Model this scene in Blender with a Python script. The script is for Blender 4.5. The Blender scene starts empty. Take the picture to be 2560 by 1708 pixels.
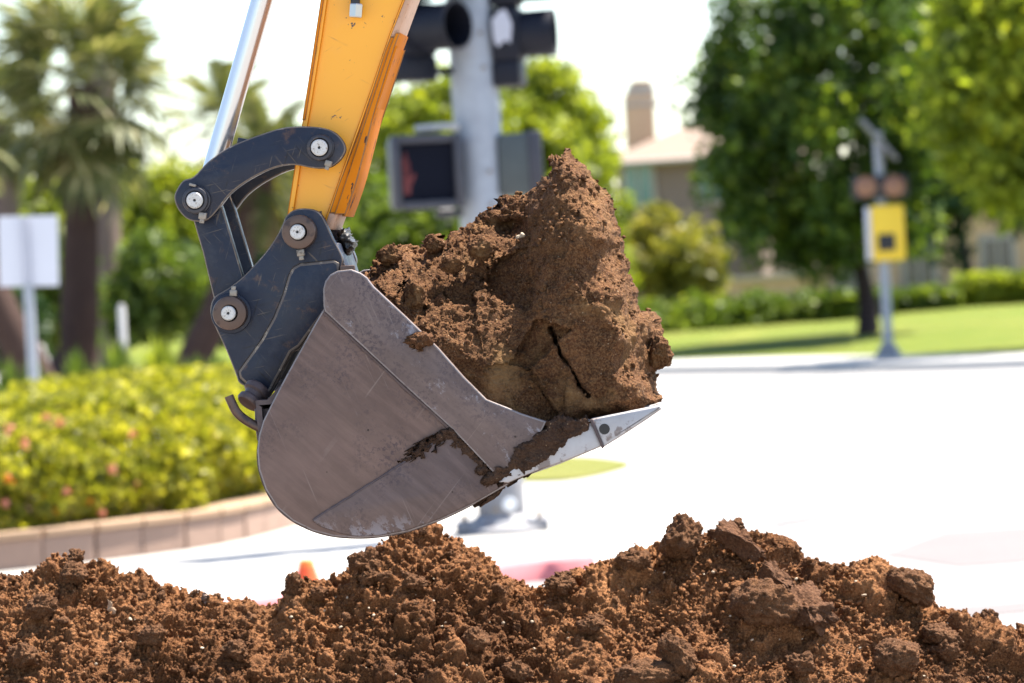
import bpy, bmesh, math, random
import numpy as np
from mathutils import Vector, Matrix, Euler

random.seed(7)
rng = np.random.default_rng(7)
R = math.radians
sc = bpy.context.scene
COL = sc.collection

# ------------------------------------------------------------------ camera
LENS, IW, IH = 135.0, 2560.0, 1708.0
FPX = IW * LENS / 36.0
CAM = Vector((0.0, 0.0, 1.8))
PITCH, ROLL = math.atan(178.0 / FPX), R(3.1)
fwd = Vector((0, math.cos(PITCH), -math.sin(PITCH)))
X0 = Vector((1, 0, 0))
U0 = X0.cross(fwd)
cx = X0 * math.cos(ROLL) - U0 * math.sin(ROLL)
cu = X0 * math.sin(ROLL) + U0 * math.cos(ROLL)
cam_d = bpy.data.cameras.new('camera')
cam = bpy.data.objects.new('camera', cam_d)
COL.objects.link(cam)
m = Matrix((cx, cu, -fwd)).transposed().to_4x4()
m.translation = CAM
cam.matrix_world = m
cam_d.lens = LENS
cam_d.sensor_width = 36.0
cam_d.clip_start = 0.1
cam_d.clip_end = 3000
cam_d.dof.use_dof = True
cam_d.dof.focus_distance = 7.38
cam_d.dof.aperture_fstop = 5.4
sc.camera = cam

# ------------------------------------------------------------------ light
SUN_EL, SUN_AZ = R(65), R(60)            # behind the scene, to the right
to_sun = Vector((math.sin(SUN_AZ) * math.cos(SUN_EL), math.cos(SUN_AZ) * math.cos(SUN_EL), math.sin(SUN_EL)))
world = bpy.data.worlds.new('World')
sc.world = world
world.use_nodes = True
wn = world.node_tree
bg = wn.nodes['Background']
sky = wn.nodes.new('ShaderNodeTexSky')
sky.sky_type = 'NISHITA'
sky.sun_disc = False
sky.sun_elevation = SUN_EL
sky.sun_rotation = SUN_AZ
sky.air_density = 1.0
sky.dust_density = 0.8
sky.ozone_density = 1.0
wn.links.new(sky.outputs[0], bg.inputs[0])
bg.inputs[1].default_value = 0.095
sun_d = bpy.data.lights.new('sun', 'SUN')
sun_d.energy = 5.0
sun_d.angle = R(0.5)
sun_d.color = (1.0, 0.94, 0.84)
sun = bpy.data.objects.new('sun', sun_d)
COL.objects.link(sun)
sun.rotation_euler = to_sun.to_track_quat('Z', 'Y').to_euler()
sun.location = (0, 0, 30)
vs = sc.view_settings
vs.view_transform = 'Standard'
vs.look = 'None'
vs.exposure = 2.0
vs.gamma = 1.0
vs.use_curve_mapping = False
sc.render.engine = 'CYCLES'
sc.cycles.use_denoising = True
sc.cycles.max_bounces = 8
sc.cycles.transparent_max_bounces = 8

# ------------------------------------------------------------------ helpers
def ray(px, py):
    d = fwd * FPX + cx * (px - IW / 2) - cu * (py - IH / 2)
    return d.normalized()

def at(px, py, Y):
    d = ray(px, py)
    return CAM + d * (Y / d.y)

def gz(px, py, z=0.0):
    d = ray(px, py)
    return CAM + d * ((z - CAM.z) / d.z)

def horizon(px):
    return 676 - (px - 1280) * math.tan(ROLL)

def put(o, parent=None, loc=None):
    COL.objects.link(o)
    if parent is not None:
        o.parent = parent
        t = parent.get('_w')
        if t is not None:
            o.matrix_parent_inverse = Matrix.Translation(Vector(t)).inverted()
    return o

def tag(o, label, cat=None, group=None, kind=None):
    if label: o['label'] = label
    if cat: o['category'] = cat
    if group: o['group'] = group
    if kind: o['kind'] = kind
    return o

def empty(name, loc, label=None, cat=None, group=None, parent=None):
    o = bpy.data.objects.new(name, None)
    o.empty_display_size = 0.1
    put(o, parent)
    o.location = Vector(loc)
    o['_w'] = [float(c) for c in loc]
    return tag(o, label, cat, group)

def mesh_np(name, v, f, smooth=False):
    """v (N,3), f (M,k) arrays"""
    v = np.asarray(v, dtype=np.float32); f = np.asarray(f, dtype=np.int32)
    me = bpy.data.meshes.new(name)
    k = f.shape[1]
    me.vertices.add(len(v)); me.vertices.foreach_set('co', v.ravel())
    me.loops.add(f.size); me.loops.foreach_set('vertex_index', f.ravel())
    me.polygons.add(len(f))
    me.polygons.foreach_set('loop_start', np.arange(0, f.size, k, dtype=np.int32))
    if smooth:
        me.polygons.foreach_set('use_smooth', np.ones(len(f), dtype=bool))
    me.update(calc_edges=True)
    return me

def obj_me(name, me, mat, parent=None):
    o = bpy.data.objects.new(name, me)
    if mat is not None and len(me.materials) == 0:
        me.materials.append(mat)
    return put(o, parent)

def obj_np(name, v, f, mat, parent=None, smooth=False):
    return obj_me(name, mesh_np(name, v, f, smooth), mat, parent)

def obj_bm(name, bm, mat, parent=None, smooth=None):
    bmesh.ops.recalc_face_normals(bm, faces=bm.faces[:])
    me = bpy.data.meshes.new(name)
    bm.to_mesh(me); bm.free()
    if smooth is not None:
        for p in me.polygons: p.use_smooth = True
        me.set_sharp_from_angle(angle=R(smooth))
    return obj_me(name, me, mat, parent)

def bm_box(bm, c, s, rot=None, bev=0.0):
    c = Vector(c); h = Vector(s) / 2
    M = rot if rot is not None else Matrix.Identity(3)
    vs_ = []
    for sx in (-1, 1):
        for sy in (-1, 1):
            for sz in (-1, 1):
                vs_.append(bm.verts.new(c + M @ Vector((sx * h.x, sy * h.y, sz * h.z))))
    q = [(0, 1, 3, 2), (4, 6, 7, 5), (0, 4, 5, 1), (2, 3, 7, 6), (0, 2, 6, 4), (1, 5, 7, 3)]
    fs = [bm.faces.new([vs_[i] for i in a]) for a in q]
    if bev:
        es = {e for f in fs for e in f.edges}
        bmesh.ops.bevel(bm, geom=list(es), offset=bev, segments=2, affect='EDGES', profile=0.5)

def box(name, c, s, mat, parent=None, rot=None, bev=0.0):
    bm = bmesh.new(); bm_box(bm, c, s, rot, bev)
    return obj_bm(name, bm, mat, parent, 40 if bev else None)

def frame_of(d):
    d = Vector(d).normalized()
    a = Vector((0, 0, 1)) if abs(d.z) < 0.9 else Vector((1, 0, 0))
    u = d.cross(a).normalized()
    return u, d.cross(u).normalized(), d

def bm_tube(bm, pts, rad, n=16, cap=True):
    pts = [Vector(p) for p in pts]
    if not hasattr(rad, '__len__'): rad = [rad] * len(pts)
    rings = []
    u = None
    for i, p in enumerate(pts):
        d = (pts[min(i + 1, len(pts) - 1)] - pts[max(i - 1, 0)]).normalized()
        if u is None: u, v, _ = frame_of(d)
        else:
            u = (u - d * u.dot(d)).normalized()
        v = d.cross(u)
        rings.append([bm.verts.new(p + (u * math.cos(2 * math.pi * k / n) + v * math.sin(2 * math.pi * k / n)) * rad[i]) for k in range(n)])
    for a, b in zip(rings[:-1], rings[1:]):
        for k in range(n):
            bm.faces.new((a[k], a[(k + 1) % n], b[(k + 1) % n], b[k]))
    if cap:
        bm.faces.new(rings[0][::-1]); bm.faces.new(rings[-1])

def tube(name, pts, rad, mat, parent=None, n=16):
    bm = bmesh.new(); bm_tube(bm, pts, rad, n)
    return obj_bm(name, bm, mat, parent, 40)

def bm_lathe(bm, o, axis, prof, n=40):
    """prof: list of (radius, distance along axis)"""
    u, v, d = frame_of(axis)
    o = Vector(o)
    rings = []
    for r, h in prof:
        if r <= 1e-6:
            rings.append([bm.verts.new(o + d * h)])
        else:
            rings.append([bm.verts.new(o + d * h + (u * math.cos(2 * math.pi * k / n) + v * math.sin(2 * math.pi * k / n)) * r) for k in range(n)])
    for a, b in zip(rings[:-1], rings[1:]):
        for k in range(n):
            A = a if len(a) == 1 else [a[k], a[(k + 1) % n]]
            B = b if len(b) == 1 else [b[(k + 1) % n], b[k]]
            if len(A) + len(B) > 2: bm.faces.new(list(A) + list(B))

def lathe(name, o, axis, prof, mat, parent=None, n=40, ang=35):
    bm = bmesh.new(); bm_lathe(bm, o, axis, prof, n)
    return obj_bm(name, bm, mat, parent, ang)

def catmull(pts, k=6, closed=True):
    out = []
    n = len(pts)
    for i in range(n if closed else n - 1):
        if closed:
            p0, p1, p2, p3 = (pts[(i + j - 1) % n] for j in range(4))
        else:
            p0, p1, p2, p3 = (pts[min(max(i + j - 1, 0), n - 1)] for j in range(4))
        for j in range(k):
            t = j / k
            out.append(tuple(0.5 * ((2 * b) + (-a + c) * t + (2 * a - 5 * b + 4 * c - d) * t * t + (-a + 3 * b - 3 * c + d) * t ** 3)
                             for a, b, c, d in zip(p0, p1, p2, p3)))
    if not closed: out.append(tuple(pts[-1]))
    return out

# ------------------------------------------------------------------ noise in numpy
def h3(i, j, k, s):
    x = (i.astype(np.int64) * 374761393 + j.astype(np.int64) * 668265263 + k.astype(np.int64) * 2147483647 + int(s) * 974634721) & 0xffffffff
    x = ((x ^ (x >> 13)) * 1274126177) & 0xffffffff
    x = ((x ^ (x >> 16)) * 2246822519) & 0xffffffff
    return ((x ^ (x >> 15)) & 0xffffff).astype(np.float32) / float(0xffffff)

def vnoise(p, s=0):
    p = np.asarray(p, dtype=np.float64)
    i = np.floor(p); f = (p - i); i = i.astype(np.int64)
    f = f * f * f * (f * (f * 6 - 15) + 10)
    r = 0
    for a in (0, 1):
        for b in (0, 1):
            for c in (0, 1):
                w = (f[:, 0] if a else 1 - f[:, 0]) * (f[:, 1] if b else 1 - f[:, 1]) * (f[:, 2] if c else 1 - f[:, 2])
                r = r + w * h3(i[:, 0] + a, i[:, 1] + b, i[:, 2] + c, s)
    return r * 2 - 1

def fbm(p, o=4, s=0, g=0.5):
    r = 0; a = 1.0; t = 0
    for k in range(o):
        r = r + a * vnoise(p * (2.03 ** k) + 13.7 * k, s + k); t += a; a *= g
    return r / t

def bumps(p, cell, s, rmin=0.35, rvar=0.5, dens=0.85):
    """hemispherical lumps, one per lattice cell; height in metres"""
    q = p / cell
    q = q + 0.42 * np.c_[vnoise(q * 1.9, s + 50), vnoise(q * 1.9 + 7.3, s + 51), vnoise(q * 1.9 + 3.1, s + 52)] + 0.2 * np.c_[vnoise(q * 4.1, s + 53), vnoise(q * 4.1 + 7.3, s + 54), vnoise(q * 4.1 + 3.1, s + 55)]
    i = np.floor(q).astype(np.int64)
    best = np.zeros(len(p))
    for a in (-1, 0, 1):
        for b in (-1, 0, 1):
            for c in (-1, 0, 1):
                ii, jj, kk = i[:, 0] + a, i[:, 1] + b, i[:, 2] + c
                fx = ii + h3(ii, jj, kk, s); fy = jj + h3(ii, jj, kk, s + 1); fz = kk + h3(ii, jj, kk, s + 2)
                rr = rmin + rvar * h3(ii, jj, kk, s + 3) ** 2
                on = h3(ii, jj, kk, s + 4) < dens
                d2 = (q[:, 0] - fx) ** 2 + (q[:, 1] - fy) ** 2 + (q[:, 2] - fz) ** 2
                h = np.where(on, np.sqrt(np.maximum(0, 1 - d2 / (rr * rr))) * rr, 0)
                best = np.maximum(best, h)
    return best * cell

# ------------------------------------------------------------------ materials
class NT:
    def __init__(s, name):
        s.m = bpy.data.materials.new(name); s.m.use_nodes = True
        s.t = s.m.node_tree; s.b = s.t.nodes['Principled BSDF']; s.o = s.t.nodes['Material Output']
    def n(s, typ, **kw):
        x = s.t.nodes.new(typ)
        for k, v in kw.items(): setattr(x, k, v)
        return x
    def l(s, a, b): s.t.links.new(a, b); return s
    def coord(s, scale=(1, 1, 1), rot=(0, 0, 0), out='Object'):
        tc = s.n('ShaderNodeTexCoord'); v = tc.outputs[out]
        if tuple(rot) != (0, 0, 0):                       # turn first, then stretch
            mr = s.n('ShaderNodeMapping'); mr.inputs['Rotation'].default_value = rot
            s.l(v, mr.inputs['Vector']); v = mr.outputs[0]
        if tuple(scale) != (1, 1, 1):
            mp = s.n('ShaderNodeMapping'); mp.inputs['Scale'].default_value = scale
            s.l(v, mp.inputs['Vector']); v = mp.outputs[0]
        return v
    def noise(s, scale, det=4, rough=0.55, vec=None, dist=0.0):
        x = s.n('ShaderNodeTexNoise'); x.inputs['Scale'].default_value = scale
        x.inputs['Detail'].default_value = det; x.inputs['Roughness'].default_value = rough
        x.inputs['Distortion'].default_value = dist
        s.l(vec if vec is not None else s.coord(), x.inputs['Vector']); return x.outputs['Fac']
    def voro(s, scale, vec=None, feat='F1', out='Distance'):
        x = s.n('ShaderNodeTexVoronoi', feature=feat); x.inputs['Scale'].default_value = scale
        s.l(vec if vec is not None else s.coord(), x.inputs['Vector']); return x.outputs[out]
    def ramp(s, fac, stops):
        x = s.n('ShaderNodeValToRGB'); e = x.color_ramp.elements
        while len(e) < len(stops): e.new(0.5)
        for k, (p, c) in enumerate(stops):
            e[k].position = p; e[k].color = (c, c, c, 1) if not hasattr(c, '__len__') else (*c, 1)
        s.l(fac, x.inputs[0]); return x.outputs[0]
    def mix(s, fac, a, b, mode='MIX'):
        x = s.n('ShaderNodeMix', data_type='RGBA', blend_type=mode)
        for sock, v in ((x.inputs[0], fac), (x.inputs[6], a), (x.inputs[7], b)):
            if hasattr(v, 'default_value') or hasattr(v, 'is_linked'): s.l(v, sock)
            elif hasattr(v, '__len__'): sock.default_value = (*v, 1)
            else: sock.default_value = v
        return x.outputs[2]
    def math(s, op, a, b=None, clamp=False):
        x = s.n('ShaderNodeMath', operation=op, use_clamp=clamp)
        for sock, v in ((x.inputs[0], a), (x.inputs[1], b)):
            if v is None: continue
            if hasattr(v, 'is_linked'): s.l(v, sock)
            else: sock.default_value = v
        return x.outputs[0]
    def col(s, v):
        if hasattr(v, 'is_linked'): s.l(v, s.b.inputs['Base Color'])
        else: s.b.inputs['Base Color'].default_value = (*v, 1)
        return s
    def set(s, **kw):
        for k, v in kw.items():
            i = s.b.inputs[k.replace('_', ' ')]
            if hasattr(v, 'is_linked'): s.l(v, i)
            else: i.default_value = v
        return s
    def bump(s, h, strength=0.5, dist=0.01):
        x = s.n('ShaderNodeBump'); x.inputs['Strength'].default_value = strength; x.inputs['Distance'].default_value = dist
        s.l(h, x.inputs['Height']); s.l(x.outputs[0], s.b.inputs['Normal']); return s

def scratches(t, n=3, scale=30, stretch=0.04, lo=0.70, hi=0.74, seed=0):
    """thin stretched noise lines in several directions in the x-z plane"""
    out = None
    for k in range(n):
        ang = seed * 0.7 + k * 1.05 + 0.35
        v = t.coord(scale=(1, 0.1, stretch * 1.6), rot=(0, ang, 0))
        f = t.ramp(t.noise(scale * 4.2 * (1 + 0.5 * k), 1, 0.4, v, 0.05), [(lo + 0.05, 0.0), (hi + 0.07, 1.0)])
        msk = t.ramp(t.noise(9 + 3 * k, 4, 0.6), [(0.48, 0.0), (0.62, 1.0)])
        f = t.math('MULTIPLY', f, msk)
        out = f if out is None else t.math('MAXIMUM', out, f)
    return out

def mat_simple(name, c, rough=0.6, metal=0.0, var=0.15, scale=8.0, bump=0.0, spec=0.5):
    t = NT(name)
    f = t.noise(scale, 5, 0.6)
    lo = tuple(x * (1 - var) for x in c); hi = tuple(min(1, x * (1 + var)) for x in c)
    t.col(t.mix(f, lo, hi)).set(Roughness=rough, Metallic=metal, Specular_IOR_Level=spec)
    if bump: t.bump(t.noise(scale * 4, 4), bump, 0.01)
    return t.m

def mat_soil(name, dark, light, tan, fine=1.0, moist=0.0, patch=None):
    t = NT(name)
    big = t.noise(4.0, 5, 0.6); mid = t.noise(28 , 5, 0.65); fin = t.noise(240 * fine, 4, 0.7)
    c = t.mix(t.ramp(mid, [(0.3, 0.0), (0.7, 1.0)]), dark, light)
    c = t.mix(t.math('MULTIPLY', t.ramp(fin, [(0.42, 0.0), (0.72, 1.0)]), 0.75), c, tan)
    c = t.mix(t.ramp(big, [(0.52, 0.0), (0.75, 0.45)]), c, tan)
    # pale mineral grains
    g = t.ramp(t.voro(120 * fine), [(0.0, 1.0), (0.14, 1.0), (0.2, 0.0)])
    gm = t.ramp(t.noise(70, 2), [(0.55, 0.0), (0.62, 1.0)])
    c = t.mix(t.math('MULTIPLY', t.math('MULTIPLY', g, gm), 0.8), c, (0.34, 0.24, 0.15))
    if moist:
        mo = t.ramp(t.noise(2.3, 5, 0.62), [(0.46, 0.0), (0.62, 1.0)])
        c = t.mix(t.math('MULTIPLY', mo, 0.62 * moist), c, tuple(x * 0.55 for x in dark))
    if patch:
        c = patch(t, c)
    t.col(c).set(Roughness=0.95, Specular_IOR_Level=0.15)
    hgt = t.math('ADD', t.math('MULTIPLY', t.voro(170 * fine), -0.8), t.noise(330 * fine, 5, 0.75))
    t.bump(hgt, 0.9, 0.006)
    return t.m

def mat_leaf(name, a, b, c=None, trans=0.45, rough=0.5, vs_=1.1):
    t = NT(name)
    geo = t.n('ShaderNodeNewGeometry')
    stops = [(0.0, a), (1.0, b)] if c is None else [(0.0, a), (0.65, b), (1.0, c)]
    fac = t.math('ADD', t.math('MULTIPLY', geo.outputs['Random Per Island'], 0.55), t.math('MULTIPLY', t.ramp(t.noise(vs_, 3, 0.6), [(0.36, 0.0), (0.66, 1.0)]), 0.5))
    colr = t.ramp(fac, stops)
    t.col(colr).set(Roughness=rough, Specular_IOR_Level=0.3)
    tr = t.n('ShaderNodeBsdfTranslucent')
    t.l(t.mix(1.0, colr, (1.0, 1.0, 0.45), 'MULTIPLY'), tr.inputs['Color'])
    mx = t.n('ShaderNodeMixShader'); mx.inputs[0].default_value = trans
    t.l(t.b.outputs[0], mx.inputs[1]); t.l(tr.outputs[0], mx.inputs[2]); t.l(mx.outputs[0], t.o.inputs['Surface'])
    return t.m

def mat_orange():
    t = NT('orange_paint')
    base = t.mix(t.noise(3, 4), (0.83, 0.33, 0.016), (0.90, 0.40, 0.026))
    fade = t.ramp(t.noise(9, 5, 0.6), [(0.55, 0.0), (0.8, 0.5)])
    base = t.mix(fade, base, (0.80, 0.36, 0.07))
    chip = t.ramp(t.noise(42, 6, 0.72), [(0.665, 0.0), (0.675, 1.0)])
    chip2 = t.ramp(t.noise(13, 6, 0.7, t.coord((1, 1, 1.3))), [(0.665, 0.0), (0.675, 1.0)])
    c = t.mix(t.math('MAXIMUM', chip, chip2), base, (0.05, 0.035, 0.04))
    sc1 = scratches(t, 2, 30, 0.05, 0.66, 0.69, 1)
    c = t.mix(t.math('MULTIPLY', sc1, 0.6), c, (0.35, 0.12, 0.03))
    t.col(c).set(Roughness=0.38, Specular_IOR_Level=0.5)
    t.bump(t.noise(60, 4), 0.08, 0.004)
    return t.m

def mat_orange_edge():
    t = NT('chipped_orange_edge')
    base = t.mix(t.noise(8, 4), (0.52, 0.135, 0.005), (0.64, 0.20, 0.008))
    v = t.coord((1, 1, 0.35), (0, R(-18), 0))
    chip = t.ramp(t.noise(48, 6, 0.7, v), [(0.60, 0.0), (0.625, 1.0)])
    c = t.mix(chip, base, (0.06, 0.035, 0.03))
    bare = t.ramp(t.noise(16, 5, 0.6, v), [(0.72, 0.0), (0.76, 1.0)])
    c = t.mix(bare, c, (0.42, 0.24, 0.16))
    t.col(c).set(Roughness=0.8, Specular_IOR_Level=0.12)
    t.bump(t.noise(70, 4), 0.2, 0.004)
    return t.m

def mat_navy(name='navy_paint', dirt=0.5):
    t = NT(name)
    base = t.mix(t.noise(7, 5, 0.6), (0.006, 0.008, 0.018), (0.017, 0.021, 0.038))
    scr = scratches(t, 3, 24, 0.05, 0.605, 0.635, 2)
    c = t.mix(t.math('MULTIPLY', scr, 0.85), base, (0.008, 0.008, 0.012))
    sc2 = scratches(t, 3, 40, 0.04, 0.635, 0.655, 5)
    c = t.mix(t.math('MULTIPLY', sc2, 0.5), c, (0.15, 0.11, 0.075))
    rust = t.ramp(t.noise(17, 6, 0.7), [(0.57, 0.0), (0.64, 1.0)])
    rust = t.math('MULTIPLY', rust, t.ramp(t.noise(60, 4, 0.7), [(0.45, 0.0), (0.6, 1.0)]))
    c = t.mix(t.math('MULTIPLY', rust, dirt), c, (0.11, 0.055, 0.03))
    dust = t.ramp(t.noise(11, 5, 0.7), [(0.52, 0.0), (0.8, 0.35)])
    c = t.mix(dust, c, (0.10, 0.095, 0.10))
    t.col(c).set(Roughness=t.ramp(t.noise(20, 4), [(0.3, 0.30), (0.7, 0.58)]), Specular_IOR_Level=0.34)
    t.bump(t.noise(45, 5, 0.6), 0.22, 0.006)
    return t.m

def mat_bucket(name, a=(0.062, 0.036, 0.029), b=(0.150, 0.094, 0.075), worn=0.0, zband=None):
    t = NT(name)
    base = t.mix(t.ramp(t.noise(3.2, 6, 0.6), [(0.3, 0.0), (0.7, 1.0)]), a, b)
    grain = t.noise(70, 3, 0.6, t.coord((1, 1, 0.12), (0, R(48), 0)))
    base = t.mix(t.math('MULTIPLY', t.ramp(grain, [(0.4, 0.0), (0.7, 1.0)]), 0.35), base, tuple(x * 1.45 for x in b))
    pur = t.ramp(t.noise(5.5, 6, 0.65), [(0.46, 0.0), (0.62, 1.0)])
    spk = t.ramp(t.noise(150, 3, 0.7), [(0.5, 0.0), (0.58, 1.0)])
    c = t.mix(t.math('MULTIPLY', t.math('MULTIPLY', pur, spk), 0.8), base, (0.045, 0.03, 0.036))
    scr = scratches(t, 2, 36, 0.012, 0.63, 0.66, 3)
    c = t.mix(t.math('MULTIPLY', scr, 0.32), c, (0.26, 0.20, 0.17))
    spot = t.ramp(t.voro(28), [(0.0, 1.0), (0.045, 1.0), (0.07, 0.0)])
    c = t.mix(t.math('MULTIPLY', spot, t.ramp(t.noise(8, 2), [(0.52, 0.0), (0.55, 1.0)])), c, (0.03, 0.017, 0.012))
    if worn:
        wv = t.ramp(t.noise(30, 7, 0.78, t.coord((1, 1, 0.6), (0, R(30), 0))), [(0.60 - worn * 0.2, 0.0), (0.70 - worn * 0.2, 1.0)])
        if zband:
            sp = t.n('ShaderNodeSeparateXYZ'); t.l(t.coord(), sp.inputs[0])
            zr = t.n('ShaderNodeMapRange'); zr.inputs['From Min'].default_value = zband[1]; zr.inputs['From Max'].default_value = zband[0]
            t.l(sp.outputs['Z'], zr.inputs['Value'])
            wv = t.math('MULTIPLY', t.ramp(t.math('ADD', wv, zr.outputs[0]), [(0.75, 0.0), (1.35, 1.0)]), zr.outputs[0])
        c = t.mix(t.math('MULTIPLY', wv, 0.75), c, (0.30, 0.28, 0.30))
    t.col(c).set(Roughness=t.ramp(t.noise(26, 5), [(0.3, 0.42), (0.7, 0.62)]), Metallic=0.1, Specular_IOR_Level=0.32)
    t.bump(t.noise(90, 5, 0.65), 0.12, 0.004)
    return t.m

def mat_steel(name, c1, c2, spots=(0.07, 0.045, 0.035), amt=0.6, rough=0.45, metal=0.5, scale=20):
    t = NT(name)
    c = t.mix(t.noise(scale, 5, 0.65), c1, c2)
    sp = t.ramp(t.noise(scale * 2.6, 6, 0.7), [(0.56, 0.0), (0.63, 1.0)])
    c = t.mix(t.math('MULTIPLY', sp, amt), c, spots)
    t.col(c).set(Roughness=rough, Metallic=metal)
    t.bump(t.noise(scale * 5, 4), 0.15, 0.003)
    return t.m

M = {}
M['orange'] = mat_orange(); M['orange_edge'] = mat_orange_edge()
M['bare_plate'] = mat_steel('bare_scraped_plate', (0.42, 0.22, 0.12), (0.60, 0.36, 0.24), (0.2, 0.1, 0.06), 0.5, 0.55, 0.2)
M['navy'] = mat_navy()
M['navy_edge'] = mat_steel('scuffed_navy_edge', (0.03, 0.03, 0.04), (0.22, 0.16, 0.11), (0.4, 0.32, 0.24), 0.5, 0.5, 0.3)
M['steel_edge'] = mat_steel('rubbed_steel_edge', (0.09, 0.07, 0.065), (0.30, 0.26, 0.25), (0.05, 0.03, 0.03), 0.5, 0.45, 0.3, 30)
M['rust_edge'] = mat_steel('rusty_chipped_edge', (0.07, 0.035, 0.02), (0.45, 0.17, 0.02), (0.04, 0.025, 0.02), 0.7, 0.6, 0.1, 26)
M['bucket'] = mat_bucket('bucket_steel'); M['bucket_strip'] = mat_bucket('bucket_strip_steel', (0.085, 0.056, 0.048), (0.140, 0.098, 0.085), 0.1)
M['bucket_heel'] = mat_bucket('bucket_heel_steel', (0.080, 0.049, 0.040), (0.134, 0.089, 0.075), 0.6, (1.305, 1.365))
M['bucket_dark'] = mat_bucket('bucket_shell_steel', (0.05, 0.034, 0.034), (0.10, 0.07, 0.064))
M['worn'] = mat_steel('polished_worn_steel', (0.22, 0.20, 0.195), (0.50, 0.48, 0.48), (0.10, 0.06, 0.045), 0.7, 0.5, 0.2, 12)
M['collar'] = mat_steel('rusty_collar_steel', (0.055, 0.034, 0.027), (0.14, 0.085, 0.06), (0.03, 0.02, 0.02), 0.7, 0.42, 0.45)
M['collar_dark'] = mat_steel('dark_collar_steel', (0.018, 0.019, 0.026), (0.06, 0.055, 0.06), (0.14, 0.09, 0.06), 0.5, 0.45, 0.4)
M['pin'] = mat_steel('pale_pin_steel', (0.40, 0.36, 0.31), (0.66, 0.63, 0.59), (0.16, 0.10, 0.06), 0.85, 0.5, 0.2, 110)
M['nut'] = mat_steel('nut_steel', (0.16, 0.13, 0.10), (0.34, 0.29, 0.24), (0.06, 0.04, 0.03), 0.6, 0.45, 0.5)
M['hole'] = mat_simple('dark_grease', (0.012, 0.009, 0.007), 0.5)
M['chrome'] = mat_simple('chrome_rod', (0.66, 0.63, 0.60), 0.24, 0.75, 0.04)
M['zinc'] = mat_simple('bright_fitting', (0.45, 0.44, 0.42), 0.3, 0.9, 0.05)
M['rubber'] = mat_simple('black_rubber', (0.018, 0.018, 0.02), 0.6)

def warm_patch(t, c):
    f = t.ramp(t.noise(6.5, 4, 0.6), [(0.56, 0.0), (0.68, 0.8)])
    return t.mix(t.math('MULTIPLY', f, 0.75), c, (0.27, 0.150, 0.062))
M['soil'] = mat_soil('heap_soil', (0.048, 0.017, 0.007), (0.180, 0.073, 0.028), (0.43, 0.200, 0.082), moist=0.95)
M['soil_clod'] = mat_soil('clod_soil', (0.045, 0.019, 0.009), (0.115, 0.050, 0.023), (0.23, 0.115, 0.054), 1.1)
M['soil_load'] = mat_soil('load_soil', (0.036, 0.014, 0.006), (0.105, 0.043, 0.018), (0.30, 0.155, 0.066), 1.0, moist=0.75, patch=warm_patch)
M['soil_dark'] = mat_soil('moist_soil', (0.035, 0.018, 0.012), (0.075, 0.039, 0.024), (0.13, 0.075, 0.045), 1.2)
M['slab_soil'] = mat_soil('smooth_slab_soil', (0.06, 0.027, 0.015), (0.11, 0.05, 0.026), (0.20, 0.10, 0.05), 0.9)
M['pebble'] = mat_simple('pale_pebble', (0.33, 0.25, 0.17), 0.7, 0, 0.35, 60)

def mat_ground(name, a, b, scale=2.0, crack=False):
    t = NT(name)
    c = t.mix(t.noise(scale, 6, 0.6), a, b)
    c = t.mix(t.ramp(t.noise(scale * 40, 3, 0.7), [(0.35, 0.35), (0.65, 0.0)]), c, tuple(x * 0.8 for x in a))
    t.col(c).set(Roughness=0.9, Specular_IOR_Level=0.2)
    t.bump(t.noise(scale * 60, 3), 0.25, 0.01)
    return t.m
M['road'] = mat_ground('pale_road', (0.21, 0.20, 0.195), (0.26, 0.25, 0.24), 0.35)
M['walk'] = mat_ground('concrete_walk', (0.32, 0.305, 0.285), (0.40, 0.385, 0.36), 1.2)
M['kerb'] = mat_ground('concrete_kerb', (0.40, 0.38, 0.36), (0.48, 0.46, 0.43), 2)
M['red_paint'] = mat_simple('faded_red_paint', (0.42, 0.13, 0.14), 0.7, 0, 0.3, 6)
M['shadow_strip'] = mat_simple('painted_shadow_strip', (0.05, 0.048, 0.048), 0.7, 0, 0.2, 9)  # dark tone for the shadow strip painted on the road
M['patch'] = mat_ground('road_patch_and_shadow', (0.13, 0.115, 0.115), (0.17, 0.155, 0.15), 0.8)  # grey of the road patch, also used for the painted shadow
def mat_grass(name, a, b, dry):
    t = NT(name)
    c = t.mix(t.noise(1.5, 6, 0.65), a, b)
    c = t.mix(t.ramp(t.noise(0.6, 4, 0.6), [(0.5, 0.0), (0.75, 0.7)]), c, dry)
    t.col(c).set(Roughness=0.9, Specular_IOR_Level=0.1)
    t.bump(t.noise(40, 4, 0.8), 0.8, 0.05)
    return t.m
M['grass'] = mat_grass('lawn_grass', (0.09, 0.125, 0.018), (0.16, 0.19, 0.028), (0.24, 0.22, 0.05))
M['grass_dry'] = mat_grass('dry_parkway_grass', (0.14, 0.165, 0.035), (0.22, 0.205, 0.06), (0.30, 0.26, 0.10))
M['block'] = mat_simple('wall_block', (0.25, 0.165, 0.125), 0.9, 0, 0.2, 5, 0.4)
M['cap'] = mat_simple('wall_cap', (0.30, 0.195, 0.12), 0.9, 0, 0.2, 5, 0.4)
M['galv'] = mat_simple('galvanised_steel', (0.28, 0.30, 0.335), 0.55, 0.1, 0.25, 11)
M['galv_base'] = mat_steel('weathered_base_steel', (0.15, 0.15, 0.165), (0.24, 0.24, 0.25), (0.16, 0.08, 0.04), 0.5, 0.6, 0.1, 7)
M['signal'] = mat_simple('signal_housing', (0.009, 0.010, 0.017), 0.55, 0, 0.25, 6, 0, 0.2)
M['visor_in'] = mat_simple('visor_inside', (0.006, 0.006, 0.008), 0.7)
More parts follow.
